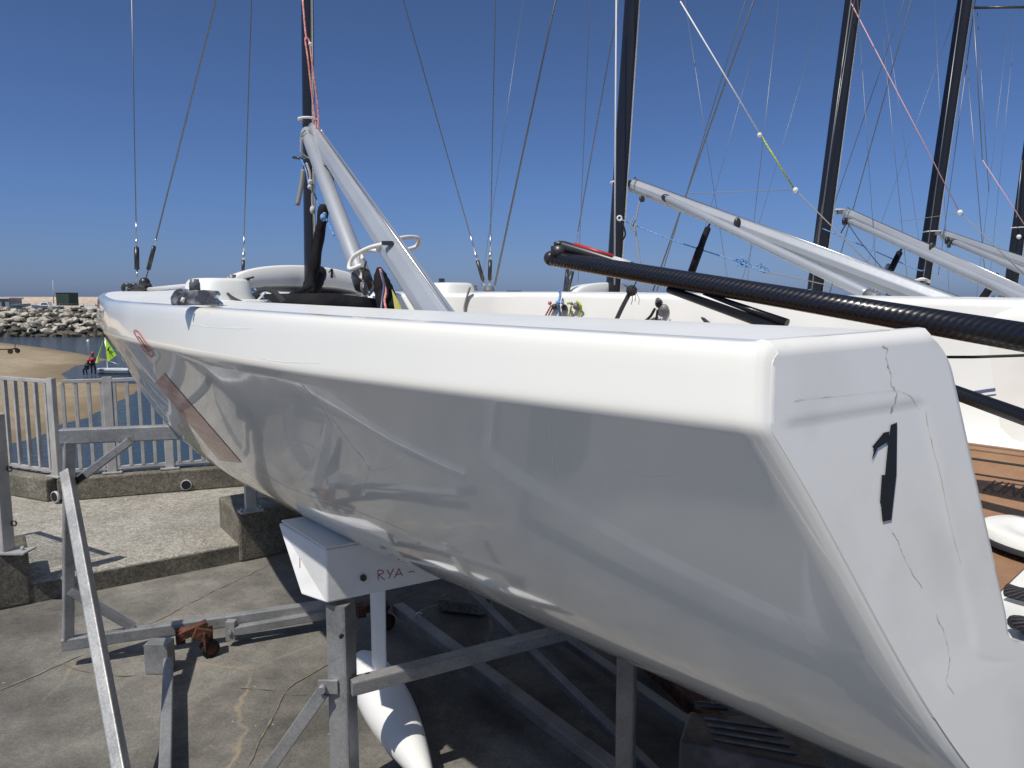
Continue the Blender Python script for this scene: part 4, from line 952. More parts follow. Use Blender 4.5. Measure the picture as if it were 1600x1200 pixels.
m = MB(); m.prism([P(612, 452, 2.42), P(622, 470, 2.3), P(632, 492, 2.25), P(618, 492, 2.35)], (0, .004, 0)); m.build('yellow_strap', 'yellow_webbing', B1)
rope(B1, [(576, 462, 3.1), (584, 452, 3.1), (594, 443, 3.0), (590, 452, 3.0)], .006, 'blue_cord')
# ------------------------------------------------------------------ tiller, its brace and extension
def lat(px, py, b=0.):
    """point on the vertical plane b metres to starboard of boat 1's centreline"""
    n_ = STB; o_ = MAST1 + STB * b; org = V((0, 0, EYE)); d = P(px, py, 1) - org; k = (o_ - org).dot(n_) / d.dot(n_); return org + d * k
T0 = lat(858, 403); T1 = lat(1600, 527); T1e = T0 + (T1 - T0) * 1.12
m = MB(); m.tube([T0, lerp(T0, T1e, .02), lerp(T0, T1e, .3), lerp(T0, T1e, .6), T1e], [.020, .0275, .0285, .0295, .032], 28, side=(0, 0, 1)); til = m.build('tiller', 'carbon', B1)
m = MB(); m.ball(lerp(T0, T1e, .008), .0285, 16, (1, 1, .95)); m.build('tiller_cap', 'black_plastic', til)
m = MB(); q = lat(874, 390); m.tube([q - V((0, 0, .028)), q + V((0, 0, .012))], .030, 14); m.tube([q + V((0, 0, .012)), q + V((0, 0, .026))], .020, 12); m.build('universal_joint', 'black_plastic', til)
e0 = lat(872, 382); e1 = lat(958, 408, .06); m = MB(); m.tube([e0, e0 + (e1 - e0) * .1, e1, e1 + (e1 - e0) * .5], [.014, .018, .016, .0145], 12); ex = m.build('tiller_extension', 'black_plastic', B1)
upx = V((0, 0, 1)); m = MB(); m.tube([e0 + (e1 - e0) * .3 + V((0, -.004, .0165)), e0 + (e1 - e0) * 1.0 + V((0, -.004, .0155))], .0065, 8); m.build('red_trim', 'red_stripe', ex)
m = MB(); m.tube([e0 + (e1 - e0) * 1.0, e0 + (e1 - e0) * 1.3], .0175, 12); m.build('white_collar', 'pale_grey', ex)
S0 = lat(1045, 452); S1 = lat(1600, 652); m = MB(); m.tube([S0, S0 + (S1 - S0) * 1.2], [.012, .0185], 14); m.build('tiller_brace', 'carbon_mast', B1)
m = MB(); m.tube([lat(1100, 458), lat(1230, 505)], [.006, .012], 12); m.build('tiller_brace', 'carbon_mast', B1)
rope(B1, [(1066, 466, 3.1), (1085, 485, 3.0), (1108, 506, 2.9)], .007, 'dark_cord')
rope(B1, [(1440, 558, 1.75), (1520, 558, 1.7), (1640, 554, 1.6)], .0035, 'dark_cord', 'bungee_cord', smooth=False)
# hanging sheet with block over the tiller
rope(B1, [(962, 502, 2.9), (975, 475, 2.95), (988, 452, 3.0)], .009, 'black_rope', 'mainsheet'); rope(B1, [(988, 452, 2.9), (1000, 430, 2.75), (1012, 415, 2.7)], .0025, 'dark_cord', 'mainsheet')
m = MB(); m.ball(P(987, 454, 2.95), .023, 10); m.build('sheet_stopper', 'black_rope', B1)
for k in range(5): rope(B1, [(988, 450, 2.92), (978 + 5 * k, 462 + 3 * (k % 3), 2.9), (974 + 6 * k, 476 - 5 * (k % 2), 2.9)], .0012, 'dark_cord', 'frayed_end', seg=4)
rope(B1, [(976, 446, 2.95), (981, 449, 2.94), (988, 451, 2.93)], .0022, 'dark_cord', 'frayed_end', seg=4)
# fairlead cluster on the starboard coaming
def on_deck(px, py, lift=0.):
    h_ = hit(td, px, py)
    if h_[0] is None: h_ = hit(td, px, py + 12)
    d = (P(px, py, 1) - V((0, 0, EYE))).normalized(); LI = B1.matrix_world.inverted()
    for _ in range(6):
        if h_[0] is not None and (LI @ h_[0]).y < .2:
            h2 = td.ray_cast(h_[0] + d * .01, d)
            if h2[0] is None: break
            h_ = h2
    nr = h_[1] if h_[1].dot(h_[0] - V((0, 0, EYE))) < 0 else -h_[1]; q = h_[0]
    return P(px, py, (q.y * cp - (q.z - EYE) * sp)) + nr * lift
def drope(pix, r, ml, name='control_line', lift=.012):
    pp = []
    for q in pix:
        try: pp.append(on_deck(q[0], q[1], q[2] if len(q) > 2 else lift))
        except TypeError: pass
    m = MB(); m.tube(catmull(pp, 5) if len(pp) > 2 else pp, r, 7); return m.build(name, ml, B1)
def dball(px, py, r, ml, name, lift=.015, sc=(1, 1, 1)):
    m = MB(); m.ball(on_deck(px, py, lift), r, 10, sc); return m.build(name, ml, B1)
def dbase(px0, px1, py, h_, ml, name, depth=.02):
    a, b2 = on_deck(px0, py, depth / 2), on_deck(px1, py, depth / 2); m = MB(); m.bar(a, b2, depth, h_, bev=.4); return m.build(name, ml, B1)
dball(870, 480, .016, 'black_plastic', 'fairlead'); dball(885, 481, .016, 'black_plastic', 'fairlead'); dball(904, 479, .018, 'grey_plastic', 'fairlead')
dball(867, 475, .010, 'red_cord', 'rope_knot', .035); dball(881, 475, .012, 'blue_cord', 'rope_knot', .04); dball(888, 475, .008, 'blue_cord', 'rope_knot', .04); dball(896, 475, .008, 'yellow_webbing', 'rope_knot', .035)
dball(901, 476, .008, 'grey_plastic', 'rope_knot', .035)
drope([(864, 477), (858, 488), (851, 501)], .0045, 'red_cord'); drope([(866, 480), (861, 490), (856, 502)], .003, 'grey_cord')
drope([(880, 455, .03), (882, 463, .03), (881, 474, .035)], .006, 'blue_cord'); drope([(880, 478, .03), (877, 490), (875, 502)], .006, 'blue_cord'); drope([(882, 480), (880, 503)], .003, 'grey_cord')
drope([(899, 480, .03), (893, 490), (886, 503)], .005, 'yellow_cord'); drope([(908, 472, .03), (914, 478, .03), (910, 488), (901, 503)], .005, 'yellow_cord'); drope([(897, 483, .02), (892, 493), (887, 503)], .004, 'yellow_cord')
wire(B1, (888, 430, 4.2), (882, 470, 3.6), .008, 1, 'black_plastic')
# ratchet block with sheet
dball(1034, 475, .017, 'black_plastic', 'ratchet_block', .02, (1, 1, 1.2)); dball(1042, 483, .019, 'grey_plastic', 'ratchet_block', .018)
o = dball(1037, 471, .011, 'film_grey', 'ratchet_block', .04)
drope([(1030, 484, .03), (1018, 496), (1003, 508)], .006, 'dark_cord'); drope([(1034, 486, .03), (1028, 498), (1023, 512)], .005, 'dark_cord'); drope([(1040, 494), (1032, 510)], .003, 'grey_cord'); drope([(1048, 494), (1038, 512)], .003, 'grey_cord')
drope([(735, 450, .02), (730, 464, .01), (726, 480, .008), (727, 492, .008)], .006, 'grey_cord')
# violet pinstripes on the inner coaming, cork floor with its lines and lettering
for dy, ww in ((0, 5), (8, 2.5)):
    line_decal(td, [(1500, 617 + dy), (1560, 608 + dy), (1640, 600 + dy)], ww, 'violet_stripe', 'pinstripe', B1, .001, 4)
LM = B1.matrix_world
def FL(x, y, dz=0.): return LM @ V((x, y, FLOOR + HEEL * y + dz + RISE * min(1, max(0, y) / .45)))
def floor_pt(px, py):
    h_ = hit(td, px, py); return (LM.inverted() @ h_[0]) if h_[0] else None
m = MB(); m.grid([[FL(.7, -.60, .004), FL(.7, 0, .004), FL(.7, .45, .004), FL(.7, .60, .004)], [FL(3.3, -.49, .004), FL(3.3, 0, .004), FL(3.3, .45, .004), FL(3.3, .495, .004)]], smooth=False); cork = m.build('cockpit_cork', 'cork', B1)
for y_, ww in ((.47, .006), (.43, .0025), (.38, .009), (.30, .006), (-.27, .01), (-.36, .022), (-.5, .01)):
    m = MB(); m.add([FL(.7, y_ - ww / 2, .0065), FL(3.3, y_ - ww / 2, .0065), FL(3.3, y_ + ww / 2, .0065), FL(.7, y_ + ww / 2, .0065)], [(0, 1, 2, 3)]); m.build('caulking_line', 'black_line', cork)
fc = bpy.data.curves.new('floor_lettering', 'FONT'); fc.body = 'KING'; fc.size = .06; fc.shear = .3
fo = bpy.data.objects.new('t', fc); COL.objects.link(fo); bpy.context.view_layer.update(); me = bpy.data.meshes.new_from_object(fo); bpy.data.objects.remove(fo)
o = bpy.data.objects.new('floor_lettering', me); COL.objects.link(o); me.materials.append(MATS['black_line']); o.parent = B1
bpy.context.view_layer.update(); lh = hit(bvh(cork), 1532, 768); lp = LM.inverted() @ (lh[0] if lh[0] else LM @ V((2.7, .25, FLOOR)))
o.location = (lp.x, lp.y, lp.z + .004); o.rotation_euler = (math.atan(HEEL + RISE / .45), 0, 0); o.scale = (.75, 1.5, 1)
# ------------------------------------------------------------------ rigs of the boats behind
def rig(t, k, mb, mt, bm0, bm1, pl0, pl1, h0, h1, pr, w_=.06, ch=.13, cheek=.35):
    mast(t, mb, mt, 4.2, w_, ch); boom(t, bm0, bm1, h0, h1, cheek)
    gooseneck(t, bm0[0] - 8, bm0[1] - 3, bm0[2] + .03, 1.2); lashing(t, (bm0[0] - 17, bm0[1] - 5, bm0[2] + .06), ch)
    p = strut(t, pl0, pl1, pr, pr * 1.05); A, Bq = P(*pl0), P(*pl1); d = (Bq - A).normalized()
    m = MB(); m.tube([A - d * .05, A - d * .01, A + d * .03], [pr * .5, pr * 1.0, pr * 1.12], 12); m.build('end_fitting', 'black_plastic', p)
    m = MB(); m.tube([Bq - d * .02, Bq + d * .04, Bq + d * .05], [pr * 1.12, pr * 1.12, pr * .6], 12); m.build('end_fitting', 'grey_plastic', p)
B2, B3, B4, B5 = boats[1:]
rig(B2, 2, (957, 465, 5.4), (988, 0, 5.1), (988, 290, 5.28), (1520, 492, 3.3), (1040, 309, 4.95), (1360, 462, 3.3), .092, .10, .024, cheek=(1152, 349, 4.28))
rig(B3, 3, (1272, 462, 6.9), (1333, 0, 6.5), (1322, 334, 6.75), (1640, 482, 4.5), (1326, 345, 6.5), (1640, 484, 4.1), .10, .105, .027, ch=.15, cheek=(1456, 386, 5.55))
rig(B4, 4, (1440, 450, 8.4), (1508, 0, 7.9), (1474, 367, 8.2), (1660, 432, 6.4), (1490, 378, 7.9), (1660, 449, 6.0), .10, .10, .030, ch=.155, cheek=None)
mast(B5, (1583, 420, 9.9), (1622, 140, 9.6), 6, .08, .16); lashing(B5, (1592, 356, 9.8), .16)
# maker's lettering on the second boat's pole
fc = bpy.data.curves.new('pole_lettering', 'FONT'); fc.body = 'SELDEN'; fc.size = .030; fo = bpy.data.objects.new('t', fc); COL.objects.link(fo); bpy.context.view_layer.update()
me = bpy.data.meshes.new_from_object(fo); bpy.data.objects.remove(fo); A_, B_ = P(1196, 384, 4.02 - .026), P(1226, 398, 3.92 - .026); dx_ = (B_ - A_).normalized(); nz_ = (V((0, 0, EYE)) - A_).normalized(); uy_ = nz_.cross(dx_).normalized(); nz_ = dx_.cross(uy_)
for v in me.vertices: v.co = B2.matrix_world.inverted() @ (A_ + dx_ * v.co.x + uy_ * (v.co.y - .012) + nz_ * (.0 - v.co.y * v.co.y * 0))
me.materials.append(MATS['black_line']); o = bpy.data.objects.new('pole_lettering', me); COL.objects.link(o); o.parent = B2
# kicker tubes, lines and stays of boats 2-4
def tubep(t, pts, r, ml, name): 
    m = MB(); m.tube([P(*q) for q in pts], r, 10); return m.build(name, ml, t)
tubep(B2, [(1111, 345, 4.9), (1107, 354, 4.9), (1106, 357, 4.9), (1100, 372, 4.9), (1095, 386, 4.9), (1094, 388, 4.9), (1078, 432, 4.95)], [.005, .008, .021, .022, .022, .026, .026], 'black_cloth', 'kicker')
tubep(B3, [(1412, 383, 6.2), (1407, 392, 6.2), (1406, 394, 6.2), (1392, 422, 6.2)], [.006, .01, .024, .026], 'black_cloth', 'kicker')
tubep(B3, [(1388, 415, 6.3), (1352, 470, 5.6)], [.02, .02], 'steel', 'kicker')
tubep(B4, [(1556, 430, 7.4), (1550, 445, 7.3), (1530, 474, 7.2)], [.03, .035, .035], 'black_cloth', 'kicker')
wire(B2, (1063, 2, 5), (1188, 210, 4.9), .0045, 1, 'white_cord', 'topping_lift'); wire(B2, (1188, 210, 4.9), (1241, 296, 4.85), .0055, 1, 'yellow_cord', 'topping_lift')
m = MB(); m.ball(P(1187, 211, 4.88), .017, 8); m.build('shackle', 'white_cord', B2); m = MB(); m.ball(P(1243, 297, 4.83), .019, 8); m.build('shackle', 'white_cord', B2)
wire(B2, (1243, 297, 4.84), (1296, 350, 4.7), .0035, 2.9, 'grey_cord', 'reef_line'); wire(B2, (1243, 297, 4.85), (1075, 302, 5.0), .0022, 1, 'grey_cord', 'reef_line')
rope(B2, [(968, 342, 5.2), (1050, 375, 5.0), (1150, 408, 4.8), (1190, 424, 4.7)], .0042, 'blue_cord', 'control_line'); rope(B2, [(1190, 424, 4.7), (1250, 436, 4.6), (1320, 452, 4.5)], .003, 'grey_cord', 'control_line')
for dx, dy in ((0, 0), (8, 4), (-4, 2), (30, 10), (36, 13)):
    rope(B2, [(1152 + dx, 406 + dy, 4.8), (1158 + dx, 402 + dy, 4.78), (1166 + dx, 412 + dy, 4.78), (1156 + dx, 413 + dy, 4.8)], .005, 'blue_cord', 'rope_knot', 4)
for a, b2, r_, ext, sl_ in (((903, 440, 5.6), (922, 0, 5.5), .0025, 2, None), ((903, 362, 5.6), (967, 0, 5.5), .0045, 2, None), ((888, 455, 4.6), (903, 365, 4.6), .002, 1, None),
                            ((1020, 455, 5.8), (1178, 0, 5.5), .0062, 2, None), ((1026, 455, 5.8), (1165, 0, 5.6), .0035, 2, None), ((1070, 0, 5.2), (1116, 300, 5.2), .0018, 1.6, None), ((1217, 0, 5.2), (1180, 330, 5.3), .002, 1.45, None)):
    wire(B2, a, b2, r_, ext)
wire(B2, (886, 458, 5.2), (894, 424, 5.2), .016, 1, 'black_plastic', 'turnbuckle'); wire(B2, (882, 458, 5.3), (887, 420, 5.3), .013, 1, 'black_plastic', 'turnbuckle')
wire(B2, (963, 0, 5.0), (960, 445, 5.2), .006, 1, 'pale_grey', 'mast_line')
rope(B2, [(1000, 312, 5.1), (994, 340, 5.1), (989, 352, 5.1), (993, 360, 5.1), (1003, 430, 5.1), (1010, 465, 5.1)], .0055, 'white_rope', 'halyard_tail')
rope(B2, [(991, 338, 5.08), (986, 350, 5.08), (990, 362, 5.08), (995, 350, 5.08)], .0045, 'white_rope', 'halyard_tail')
block(B2, 1003, 311, 5.1, .022); block(B2, 1026, 304, 5.05, .026); 
m = MB(); q = P(968, 341, 5.15); m.tube([q + V((.016 * math.cos(k * .6283), 0, .016 * math.sin(k * .6283))) for k in range(11)], .006, 6); m.build('mast_ring', 'white_cord', B2)
rope(B2, [(973, 348, 5.15), (977, 365, 5.15), (973, 375, 5.15)], .006, 'black_rope')
for a, b2, r_, ext in (((1296, 460, 7.0), (1424, 0, 6.8), .005, 2), ((1300, 330, 7.0), (1413, 0, 6.8), .0035, 2), ((1340, 0, 6.3), (1372, 470, 6.2), .002, 1), ((1380, 60, 6.2), (1408, 340, 6.2), .0022, 1.45), ((1330, 0, 6.1), (1268, 455, 6.4), .006, 1), ((1335, 0, 6.3), (1270, 420, 6.4), .003, 1)): wire(B3, a, b2, r_, ext)  # thickest one runs up the mast, a pale tube imitating its sheen
wire(B3, (1330, 5, 6.4), (1500, 333, 5.9), .0042, 1, 'pale_pink_cord', 'topping_lift'); wire(B3, (1501, 333, 5.9), (1560, 390, 5.7), .0035, 1.8, 'grey_cord', 'reef_line'); wire(B3, (1501, 333, 5.9), (1405, 346, 6.2), .002, 1, 'grey_cord', 'reef_line')
m = MB(); m.ball(P(1500, 332, 5.88), .022, 8); m.build('shackle', 'white_cord', B3)
rope(B3, [(1285, 357, 6.6), (1350, 385, 6.4), (1430, 420, 6.2), (1445, 422, 6.1)], .0045, 'blue_cord', 'control_line')
rope(B3, [(1325, 350, 6.5), (1350, 385, 6.3), (1400, 445, 6.0)], .004, 'grey_cord', 'control_line')
block(B3, 1320, 346, 6.5, .034); rope(B3, [(1322, 350, 6.45), (1317, 358, 6.45), (1314, 364, 6.45)], .006, 'dark_cord')
rope(B3, [(1330, 350, 6.5), (1342, 356, 6.5), (1355, 358, 6.45)], .004, 'dark_cord')
for a, b2, r_, ext in (((1524, 0, 8.0), (1466, 430, 8.1), .004, 1), ((1527, 20, 8.0), (1545, 300, 7.6), .0035, 1), ((1510, 90, 7.7), (1540, 440, 7.6), .004, 1), ((1520, 0, 7.4), (1535, 250, 7.4), .005, 1), ((1503, 0, 7.6), (1442, 440, 7.9), .006, 1), ((1500, 0, 8), (1380, 340, 8.3), .002, 1.38), ((1590, 0, 8), (1560, 300, 8), .002, 1.55), ((1460, 0, 9), (1480, 400, 9), .002, 1.2)): wire(B4, a, b2, r_, ext)  # thickest one is the mast's sheen line, modelled as a pale tube
wire(B4, (1535, 250, 7.6), (1600, 350, 7.4), .0045, 1.2, 'pale_pink_cord', 'topping_lift'); wire(B4, (1513, 12, 7.9), (1620, 11, 7.6), .014, 1, 'black_plastic', 'spreader')
block(B4, 1480, 376, 8.0, .04); block(B4, 1483, 383, 7.95, .03)
rope(B4, [(1500, 372, 7.9), (1505, 384, 7.9), (1512, 372, 7.9), (1517, 386, 7.9)], .004, 'dark_cord')
wire(B5, (1597, 250, 9.6), (1588, 340, 9.6), .008, 1, 'wire'); m = MB(); m.ball(P(1592, 370, 9.5), .03, 8); m.build('mast_ring', 'white_cord', B5)
for a, b2 in (((1345, 0, 6.7), (1262, 440, 6.8)), ((1200, 0, 9), (1070, 470, 9)), ((1290, 0, 9), (1150, 470, 9)), ((1580, 0, 10), (1525, 470, 10)), ((1380, 0, 10), (1450, 470, 10))): wire(B5, a, b2, .0022, 1)
# black pod hardware of boat 2 showing over the coaming, and jib sheet loop
m = MB(); m.tube([P(1385, 470, 4.3), P(1385, 464, 4.3)], [.085, .08], 18); m.build('jib_cleat', 'black_plastic', B2)
m = MB(); m.box(P(1403, 462, 4.2), (.10, .08, .03)); m.box(P(1403, 468, 4.2), (.13, .1, .02)); m.build('jib_cleat', 'black_plastic', B2)
rope(B2, [(1398, 462, 4.0), (1410, 452, 3.9), (1428, 440, 3.8), (1442, 436, 3.75), (1452, 440, 3.8)], .008, 'white_cord', 'bungee_loop')
rope(B2, [(1448, 438, 3.75), (1440, 450, 3.8), (1437, 466, 3.8)], .006, 'grey_cord', 'bungee_loop')
wire(B3, (1387, 430, 5.6), (1398, 466, 5.2), .006, 1); 
for px in (1552, 1562): wire(B4, (px, 474, 7), (px, 462, 7), .014, 1, 'black_plastic', 'turnbuckle')

# ================================================================== CRADLE OF THE NEAREST BOAT
cr = thing('boat_cradle', 'galvanised steel cradle with white pad carrying the nearest keelboat', 'cradle', (MAST1.x, MAST1.y, 0))
def cbar(a, b2, w_=.055, h_=None, ml='galvanised', name='cradle_beam', parent=cr, up=(0, 0, 1)):
    m = MB(); m.bar(a, b2, w_, h_ or w_, up); return m.build(name, ml, parent)
k0 = G(107, 1005, .14); k1 = G(515, 946, .14); dk = (k1 - k0).normalized()
cbar(k0 - dk * .03, k1 + dk * .1, .06, .07)
k2 = V((k0.x, k0.y, 0)); zt = None
# upright at left, height from its pixel top
def vpix(base, px_y):
    """height above base where the vertical through base meets image row"""
    u = (600 - px_y) / F; y = base.y; r = u; # (y*sp+z*cp)/(y*cp-z*sp)=u
    z = (u * y * cp - y * sp) / (cp + u * sp); return EYE + z
top_z = vpix(k2, 690)
kt = G(108, 690, top_z); cbar(V((k2.x, k2.y, .17)), kt, .055, .055, name='upright')
tb0 = G(95, 682, top_z + .03); tb1 = G(345, 672, top_z + .03)
cbar(tb0, tb1 + (tb1 - tb0) * .05, .06, .085, name='top_beam')
dt = (tb1 - tb0).normalized()
# x mark smudge on the beam stays a scuff: two small weld scars
pz = vpix(k2, 752); k2b = k2.copy(); k2b.x = kt.x
cbar(V((kt.x + .03, k2.y - .01, pz)), G(205, 688, top_z), .055, .045, name='knee_brace')
m = MB(); ka = V((kt.x + .03, k2.y - .02, pz)); kb_ = G(205, 688, top_z); kd = (kb_ - ka).normalized(); m.bar(ka - kd * .015, ka + kd * .07, .053, .034); m.build('tape_wrap', 'black_tape', cr)
cbar(V((k2.x + .03, k2.y, vpix(k2, 922))), G(208, 980, .17), .055, .045, name='knee_brace')
lg0 = V((kt.x + .01, kt.y - .06, vpix(k2, 735))); lg1 = G(200, 1260, .1)
cbar(lg0, lg1, .055, .055, name='front_leg', up=(1, 0, .3))
# low bar running to the camera, shoe and castor
s0 = G(263, 1040, .10); s1 = G(257, 1230, .10); cbar(s0 + (s0 - s1).normalized() * .05, s1, .05, .05)
sh = G(262, 1048, 0); m = MB(); m.box((sh.x - .04, sh.y, .09), (.13, .09, .17)); m.build('foot_box', 'galvanised', cr)
# second beam bracket and clamp
kk0 = G(365, 985, .10); kk1 = G(520, 958, .10); cbar(kk0, kk1, .05, .05); 
m = MB(); q = G(364, 992, .06); m.box((q.x, q.y - .02, .10), (.055, .05, .12)); m.tube([V((q.x, q.y - .05, .1)), V((q.x, q.y - .06, .1))], .015, 6); m.build('clamp', 'galvanised', cr)
def castor(px, py, z, label, s=1.):
    c_ = G(px, py, z); t = thing('castor_jack', label, 'castor', (c_.x, c_.y, 0))
    m = MB(); rz_ = Matrix.Rotation(.5, 3, 'Z'); m.box(c_ + V((-.03, -.02, .05 * s)), (.17 * s, .06 * s, .045 * s), rz_ @ Matrix.Rotation(-.25, 3, 'Y')); m.box(c_ + V((.02, -.02, .03 * s)), (.09 * s, .07 * s, .07 * s), rz_ @ Matrix.Rotation(.4, 3, 'Y')); m.box(c_ + V((-.10, -.03, .02 * s)), (.05, .06, .08), rz_); m.build('rusty_bracket', 'rust', t)
    m = MB(); m.box(c_ + V((.05, .03, -.01 * s)), (.012, .05, .11 * s)); m.box(c_ + V((.05, -.03, -.01 * s)), (.012, .05, .11 * s)); m.build('fork', 'rust', t)
    m = MB(); cc = V((c_.x + .055, c_.y, .052)); m.tube([cc + V((-.02, .02, 0)), cc + V((.018, -.018, 0))], .052, 16); wh = m.build('wheel', 'tyre', t)
    m = MB(); m.tube([cc + V((-.024, .024, 0)), cc + V((.022, -.022, 0))], .03, 12); m.build('hub', 'rust', wh)
    return t
castor(312, 995, .12, 'rusty castor jack under the low beam at left')
castor(590, 955, .12, 'rusty castor jack behind the white keel fin')
# main post with hole, white pad, cross beam, diagonal
pc = 3.02
pt = P(532, 940, pc); pb_ = V((pt.x, pt.y, .0))
cbar(pb_, pt, .092, .092, name='support_post', up=(.3, 1, 0))
m = MB(); q = P(534, 993, pc - .06); m.tube([q, q + V((0, -.012, 0))], .009, 10); m.build('bolt_hole', 'black_mesh', cr)
x0 = P(548, 1073, pc); x1 = G(892, 985, x0.z); cbar(x0, x1, .062, .062, name='cross_beam')
m = MB(); q = P(503, 1077, pc - .03); m.box(q + V((.02, .02, 0)), (.08, .014, .055)); m.tube([q + V((0, .02, 0)), q + V((0, -.012, 0))], .016, 8); m.build('joint_plate', 'galvanised', cr)
cbar(q + V((.0, .02, -.02)), G(400, 1230, .05), .035, .055, name='diagonal_brace')
# white pad (tapered bearer)
a0 = P(511, 943, 2.95); zb_ = a0.z; zt_ = P(511, 858, 2.95).z + .005
e1 = G(690, 905, zb_); dd = (e1 - a0); dd.z = 0; dd.normalize()
b0 = G(470, 929, zb_); b1 = G(434, 818, zt_ + .012)
endf = [a0, V((a0.x, a0.y, zt_)), b1 + V((.02, -.01, .005)), b1, b0]
m = MB(); m.prism(endf, dd * .62); o = m.build('pad', 'bracket_white', cr); q = o.modifiers.new('b', 'BEVEL'); q.width = .008; q.segments = 3
m = MB(); fc_ = V((dd.y, -dd.x, 0)); m.prism([p + fc_ * .0 for p in (V((a0.x, a0.y, zt_ + .003)), b1 + V((.02, -.01, .012)), b1 + V((.05, .02, .016)) + dd * .6, V((a0.x, a0.y, zt_ + .003)) + dd * .6)], (0, 0, .006)); m.build('pad_lining', 'bracket_white', cr)
bpy.context.view_layer.update(); tp = bvh(o)
q = hit(tp, 567, 902)
if q[0]: m = MB(); m.tube([q[0], q[0] + V((.006, -.012, 0))], .014, 6); m.build('pad_bolt', 'black_plastic', cr)
def pen(strokes):
    for s_ in strokes: line_decal(tp, s_, 1.3, 'red_pen', 'pad_lettering', cr, .0015, 3)
pen([[(591, 906), (590.5, 898), (590, 891)], [(590, 891), (597, 891), (599, 895), (591, 898)], [(592, 898), (596, 902), (601, 906)],
     [(604, 890), (607, 895), (610, 898)], [(615, 888), (611, 896), (607, 904)], [(616, 903), (620, 895), (623, 888)], [(623, 888), (626, 895), (629, 900)], [(618, 898), (623, 897), (627, 896)],
     [(638, 894), (643, 893), (648, 893)], [(468, 865), (469, 875), (469, 887)]])
# second post, long rails under the hull
pp2 = P(980, 1045, 2.95); cbar(V((pp2.x, pp2.y, 0)), P(980, 1000, 2.95), .075, .075, 'galvanised_dull', 'support_post', up=(.3, 1, 0))
cbar(G(622, 950, .12), G(1010, 1242, .12), .075, .06, 'galvanised_dull', 'long_rail')
cbar(G(735, 925, .25), G(1030, 1215, .12), .045, .045, 'galvanised_dull', 'inner_rail')
cbar(G(820, 955, .12), G(1130, 1170, .12), .06, .05, 'galvanised_dull', 'long_rail')
m = MB(); q = G(655, 962, .16); m.tube([q + V((.02 * math.cos(k * .7), 0, .02 * math.sin(k * .7))) for k in range(7)], .006, 6); m.build('hook', 'steel', cr)
m = MB(); q = G(790, 1075, .155); m.box(q + V((0, 0, .01)), (.04, .04, .05)); m.build('clamp', 'galvanised_dull', cr)
# empty trolley added out of frame to give the gelcoat something to reflect
et = thing('added_trolley', 'galvanised trolley frame added out of view beside the hull for it to reflect', 'trolley', (-.2, 1.0, 0))
for a, b2, w_ in (((-1.9, 1.9, .35), (1.6, -.9, .35), .07), ((-1.3, 2.35, .35), (2.0, -.2, .35), .07), ((-1.9, 1.9, .35), (-1.3, 2.35, .35), .06), ((-.6, .9, .35), (.1, 1.35, .35), .06), ((1.6, -.9, .35), (2.0, -.2, .35), .06), ((-.5, .85, .35), (-.5, .85, .85), .06), ((.15, 1.35, .35), (.3, 1.1, .95), .06)):
    m = MB(); m.bar(a, b2, w_, w_); m.build('frame_beam', 'galvanised', et)
m = MB(); m.tube(catmull([(-.5, .85, .85), (-.35, .9, 1.0), (0, 1.0, 1.02), (.3, 1.1, .95)], 5), .035, 10); m.build('bow_hoop', 'tyre', et)
for c_ in ((-1.5, 2.0, .2), (1.2, -.5, .2)):
    m = MB(); m.tube([V(c_) - V((.05, .04, 0)), V(c_) + V((.05, .04, 0))], .2, 18); wh = m.build('wheel', 'tyre', et)
    m = MB(); m.tube([V(c_) - V((.055, .044, 0)), V(c_) + V((.055, .044, 0))], .09, 14); m.build('hub', 'steel', wh)
# cradles of the other boats
def other_cradle(b_, label):
    t = thing('boat_cradle', label, 'cradle', (b_.location.x, b_.location.y, 0), TH - R(90), 'cradles under the keelboats behind')
    for y in (-.42, .42):
        m = MB(); m.bar((-2.3, y, .12), (3.0, y, .12), .06, .07); m.build('long_rail', 'galvanised_dull', t, local=True)
    for x in (-1.4, 2.0):
        m = MB(); m.bar((x, -.75, .19), (x, .75, .19), .06, .06); m.build('cross_beam', 'galvanised_dull', t, local=True)
        for y in (-.62, .62):
            m = MB(); m.bar((x, y, .22), (x, y, 1.12), .06, .06); m.build('support_post', 'galvanised_dull', t, local=True)
            m = MB(); m.box((x, y, 1.14), (.5, .12, .10)); m.build('pad', 'bracket_white', t, local=True)
    return t
for b_, nm in zip(boats[1:], ('second', 'third', 'fourth', 'farthest')): other_cradle(b_, 'dull galvanised cradle under the %s keelboat of the row' % nm)
# rusty girder and timber on the ground under the hull
m = MB(); m.bar(G(1005, 1025, .10), G(1150, 1160, .10), .09, .08); tag(m.build('rusty_girder', 'rust'), 'dark rusty girder lying under the nearest hull', 'girder')
m = MB(); m.bar(G(690, 940, .06), G(760, 948, .06), .12, .08); tag(m.build('timber_block', MATS['kerb_concrete']), 'short timber block on the ground behind the keel', 'block')
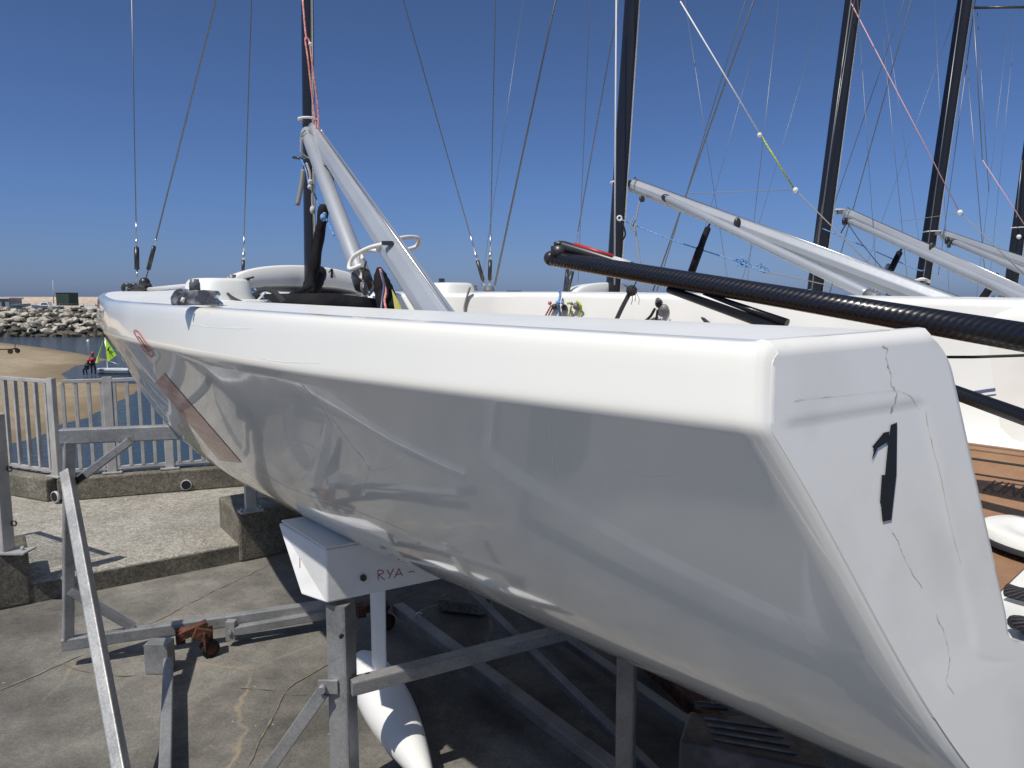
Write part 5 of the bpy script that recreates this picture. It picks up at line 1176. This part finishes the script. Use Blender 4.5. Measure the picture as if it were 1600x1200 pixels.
# black ribbed plastic crate at the bottom
ct = thing('plastic_crate', 'scuffed black plastic crate with ribbed lid on the ground below the transom', 'crate', G(1180, 1400, 0))
zc_ = P(1160, 1165, 2.15).z; A = P(1062, 1172, 2.2); A.z = zc_; Bc = P(1300, 1172, 2.05); Bc.z = zc_; dv = (Bc - A).normalized(); dv.z = 0; bk = V((-dv.y, dv.x, 0)); wv = (Bc - A).length
def cp_(u, v, z=0): return A + dv * (u * wv) + bk * (v * .17) + V((0, 0, z))
m = MB(); m.prism([cp_(0, -.15), cp_(.02, .9), cp_(.30, .98), cp_(.42, 1.12), cp_(.66, 1.05), cp_(.95, .55), cp_(1, -.15)], (0, 0, -.5)); o = m.build('crate_body', 'worn_plastic', ct); q = o.modifiers.new('b', 'BEVEL'); q.width = .012; q.segments = 3
for k in range(4):
    m = MB(); m.tube([cp_(.14 + .03 * k, .70 - .2 * k, .003), cp_(.66 + .04 * k, .80 - .22 * k, .003)], .004, 8); m.build('lid_rib', 'grey_plastic', ct)
m = MB(); m.tube([cp_(.06, 1.02, .01), cp_(.3, 1.12, .012)], .012, 10); m.build('handle', 'black_plastic', ct)
m = MB(); q = cp_(.22, 1.08, .03); m.tube([q + V((.014 * math.cos(k * .7), 0, .02 * math.sin(k * .7))) for k in range(8)], .004, 6); m.build('wire_tie', 'steel', ct)
m = MB(); m.ball(P(1235, 1135, 2.9), .10, 14, (1.5, 1, .6)); tag(m.build('tarpaulin_bundle', 'black_cloth'), 'dark tarpaulin bundle behind the plastic crate', 'bundle')
# thick black rope coiled on the cockpit sole and white moulding
def fhit(px, py, lift=0.):
    h_ = hit(td, px, py); return h_[0] + V((0, 0, lift)) if h_[0] else P(px, py, 1.6)
m = MB(); m.tube(catmull([fhit(1572, 938, .02), fhit(1590, 944, .02), fhit(1610, 950, .022), fhit(1660, 965, .02)], 6), .013, 10); m.build('mooring_rope', 'black_rope', B1)
m = MB(); m.tube(catmull([fhit(1584, 990, .02), fhit(1602, 995, .02), fhit(1625, 998, .02), fhit(1670, 1000, .02)], 6), .012, 10); m.build('mooring_rope', 'black_rope', B1)
c_ = fhit(1690, 862, 0); lc = LM.inverted() @ c_
def oval(rx, ry, z0, z1, ml, name):
    m = MB(); rows = []
    for k2_, zz in ((1.0, z0), (.985, z1 - .002), (.96, z1), (.7, z1), (.62, z1 - .008), (.0, z1 - .014)):
        rows.append([LM @ (lc + V((rx * k2_ * math.cos(2 * math.pi * k / 40), ry * k2_ * math.sin(2 * math.pi * k / 40), zz))) for k in range(40)])
    m.grid(rows, closed=True); m.build(name, ml, B1)
oval(.20, .155, .004, .012, 'black_line', 'hatch_seal'); oval(.188, .143, .004, .032, 'deck_white', 'sole_hatch')
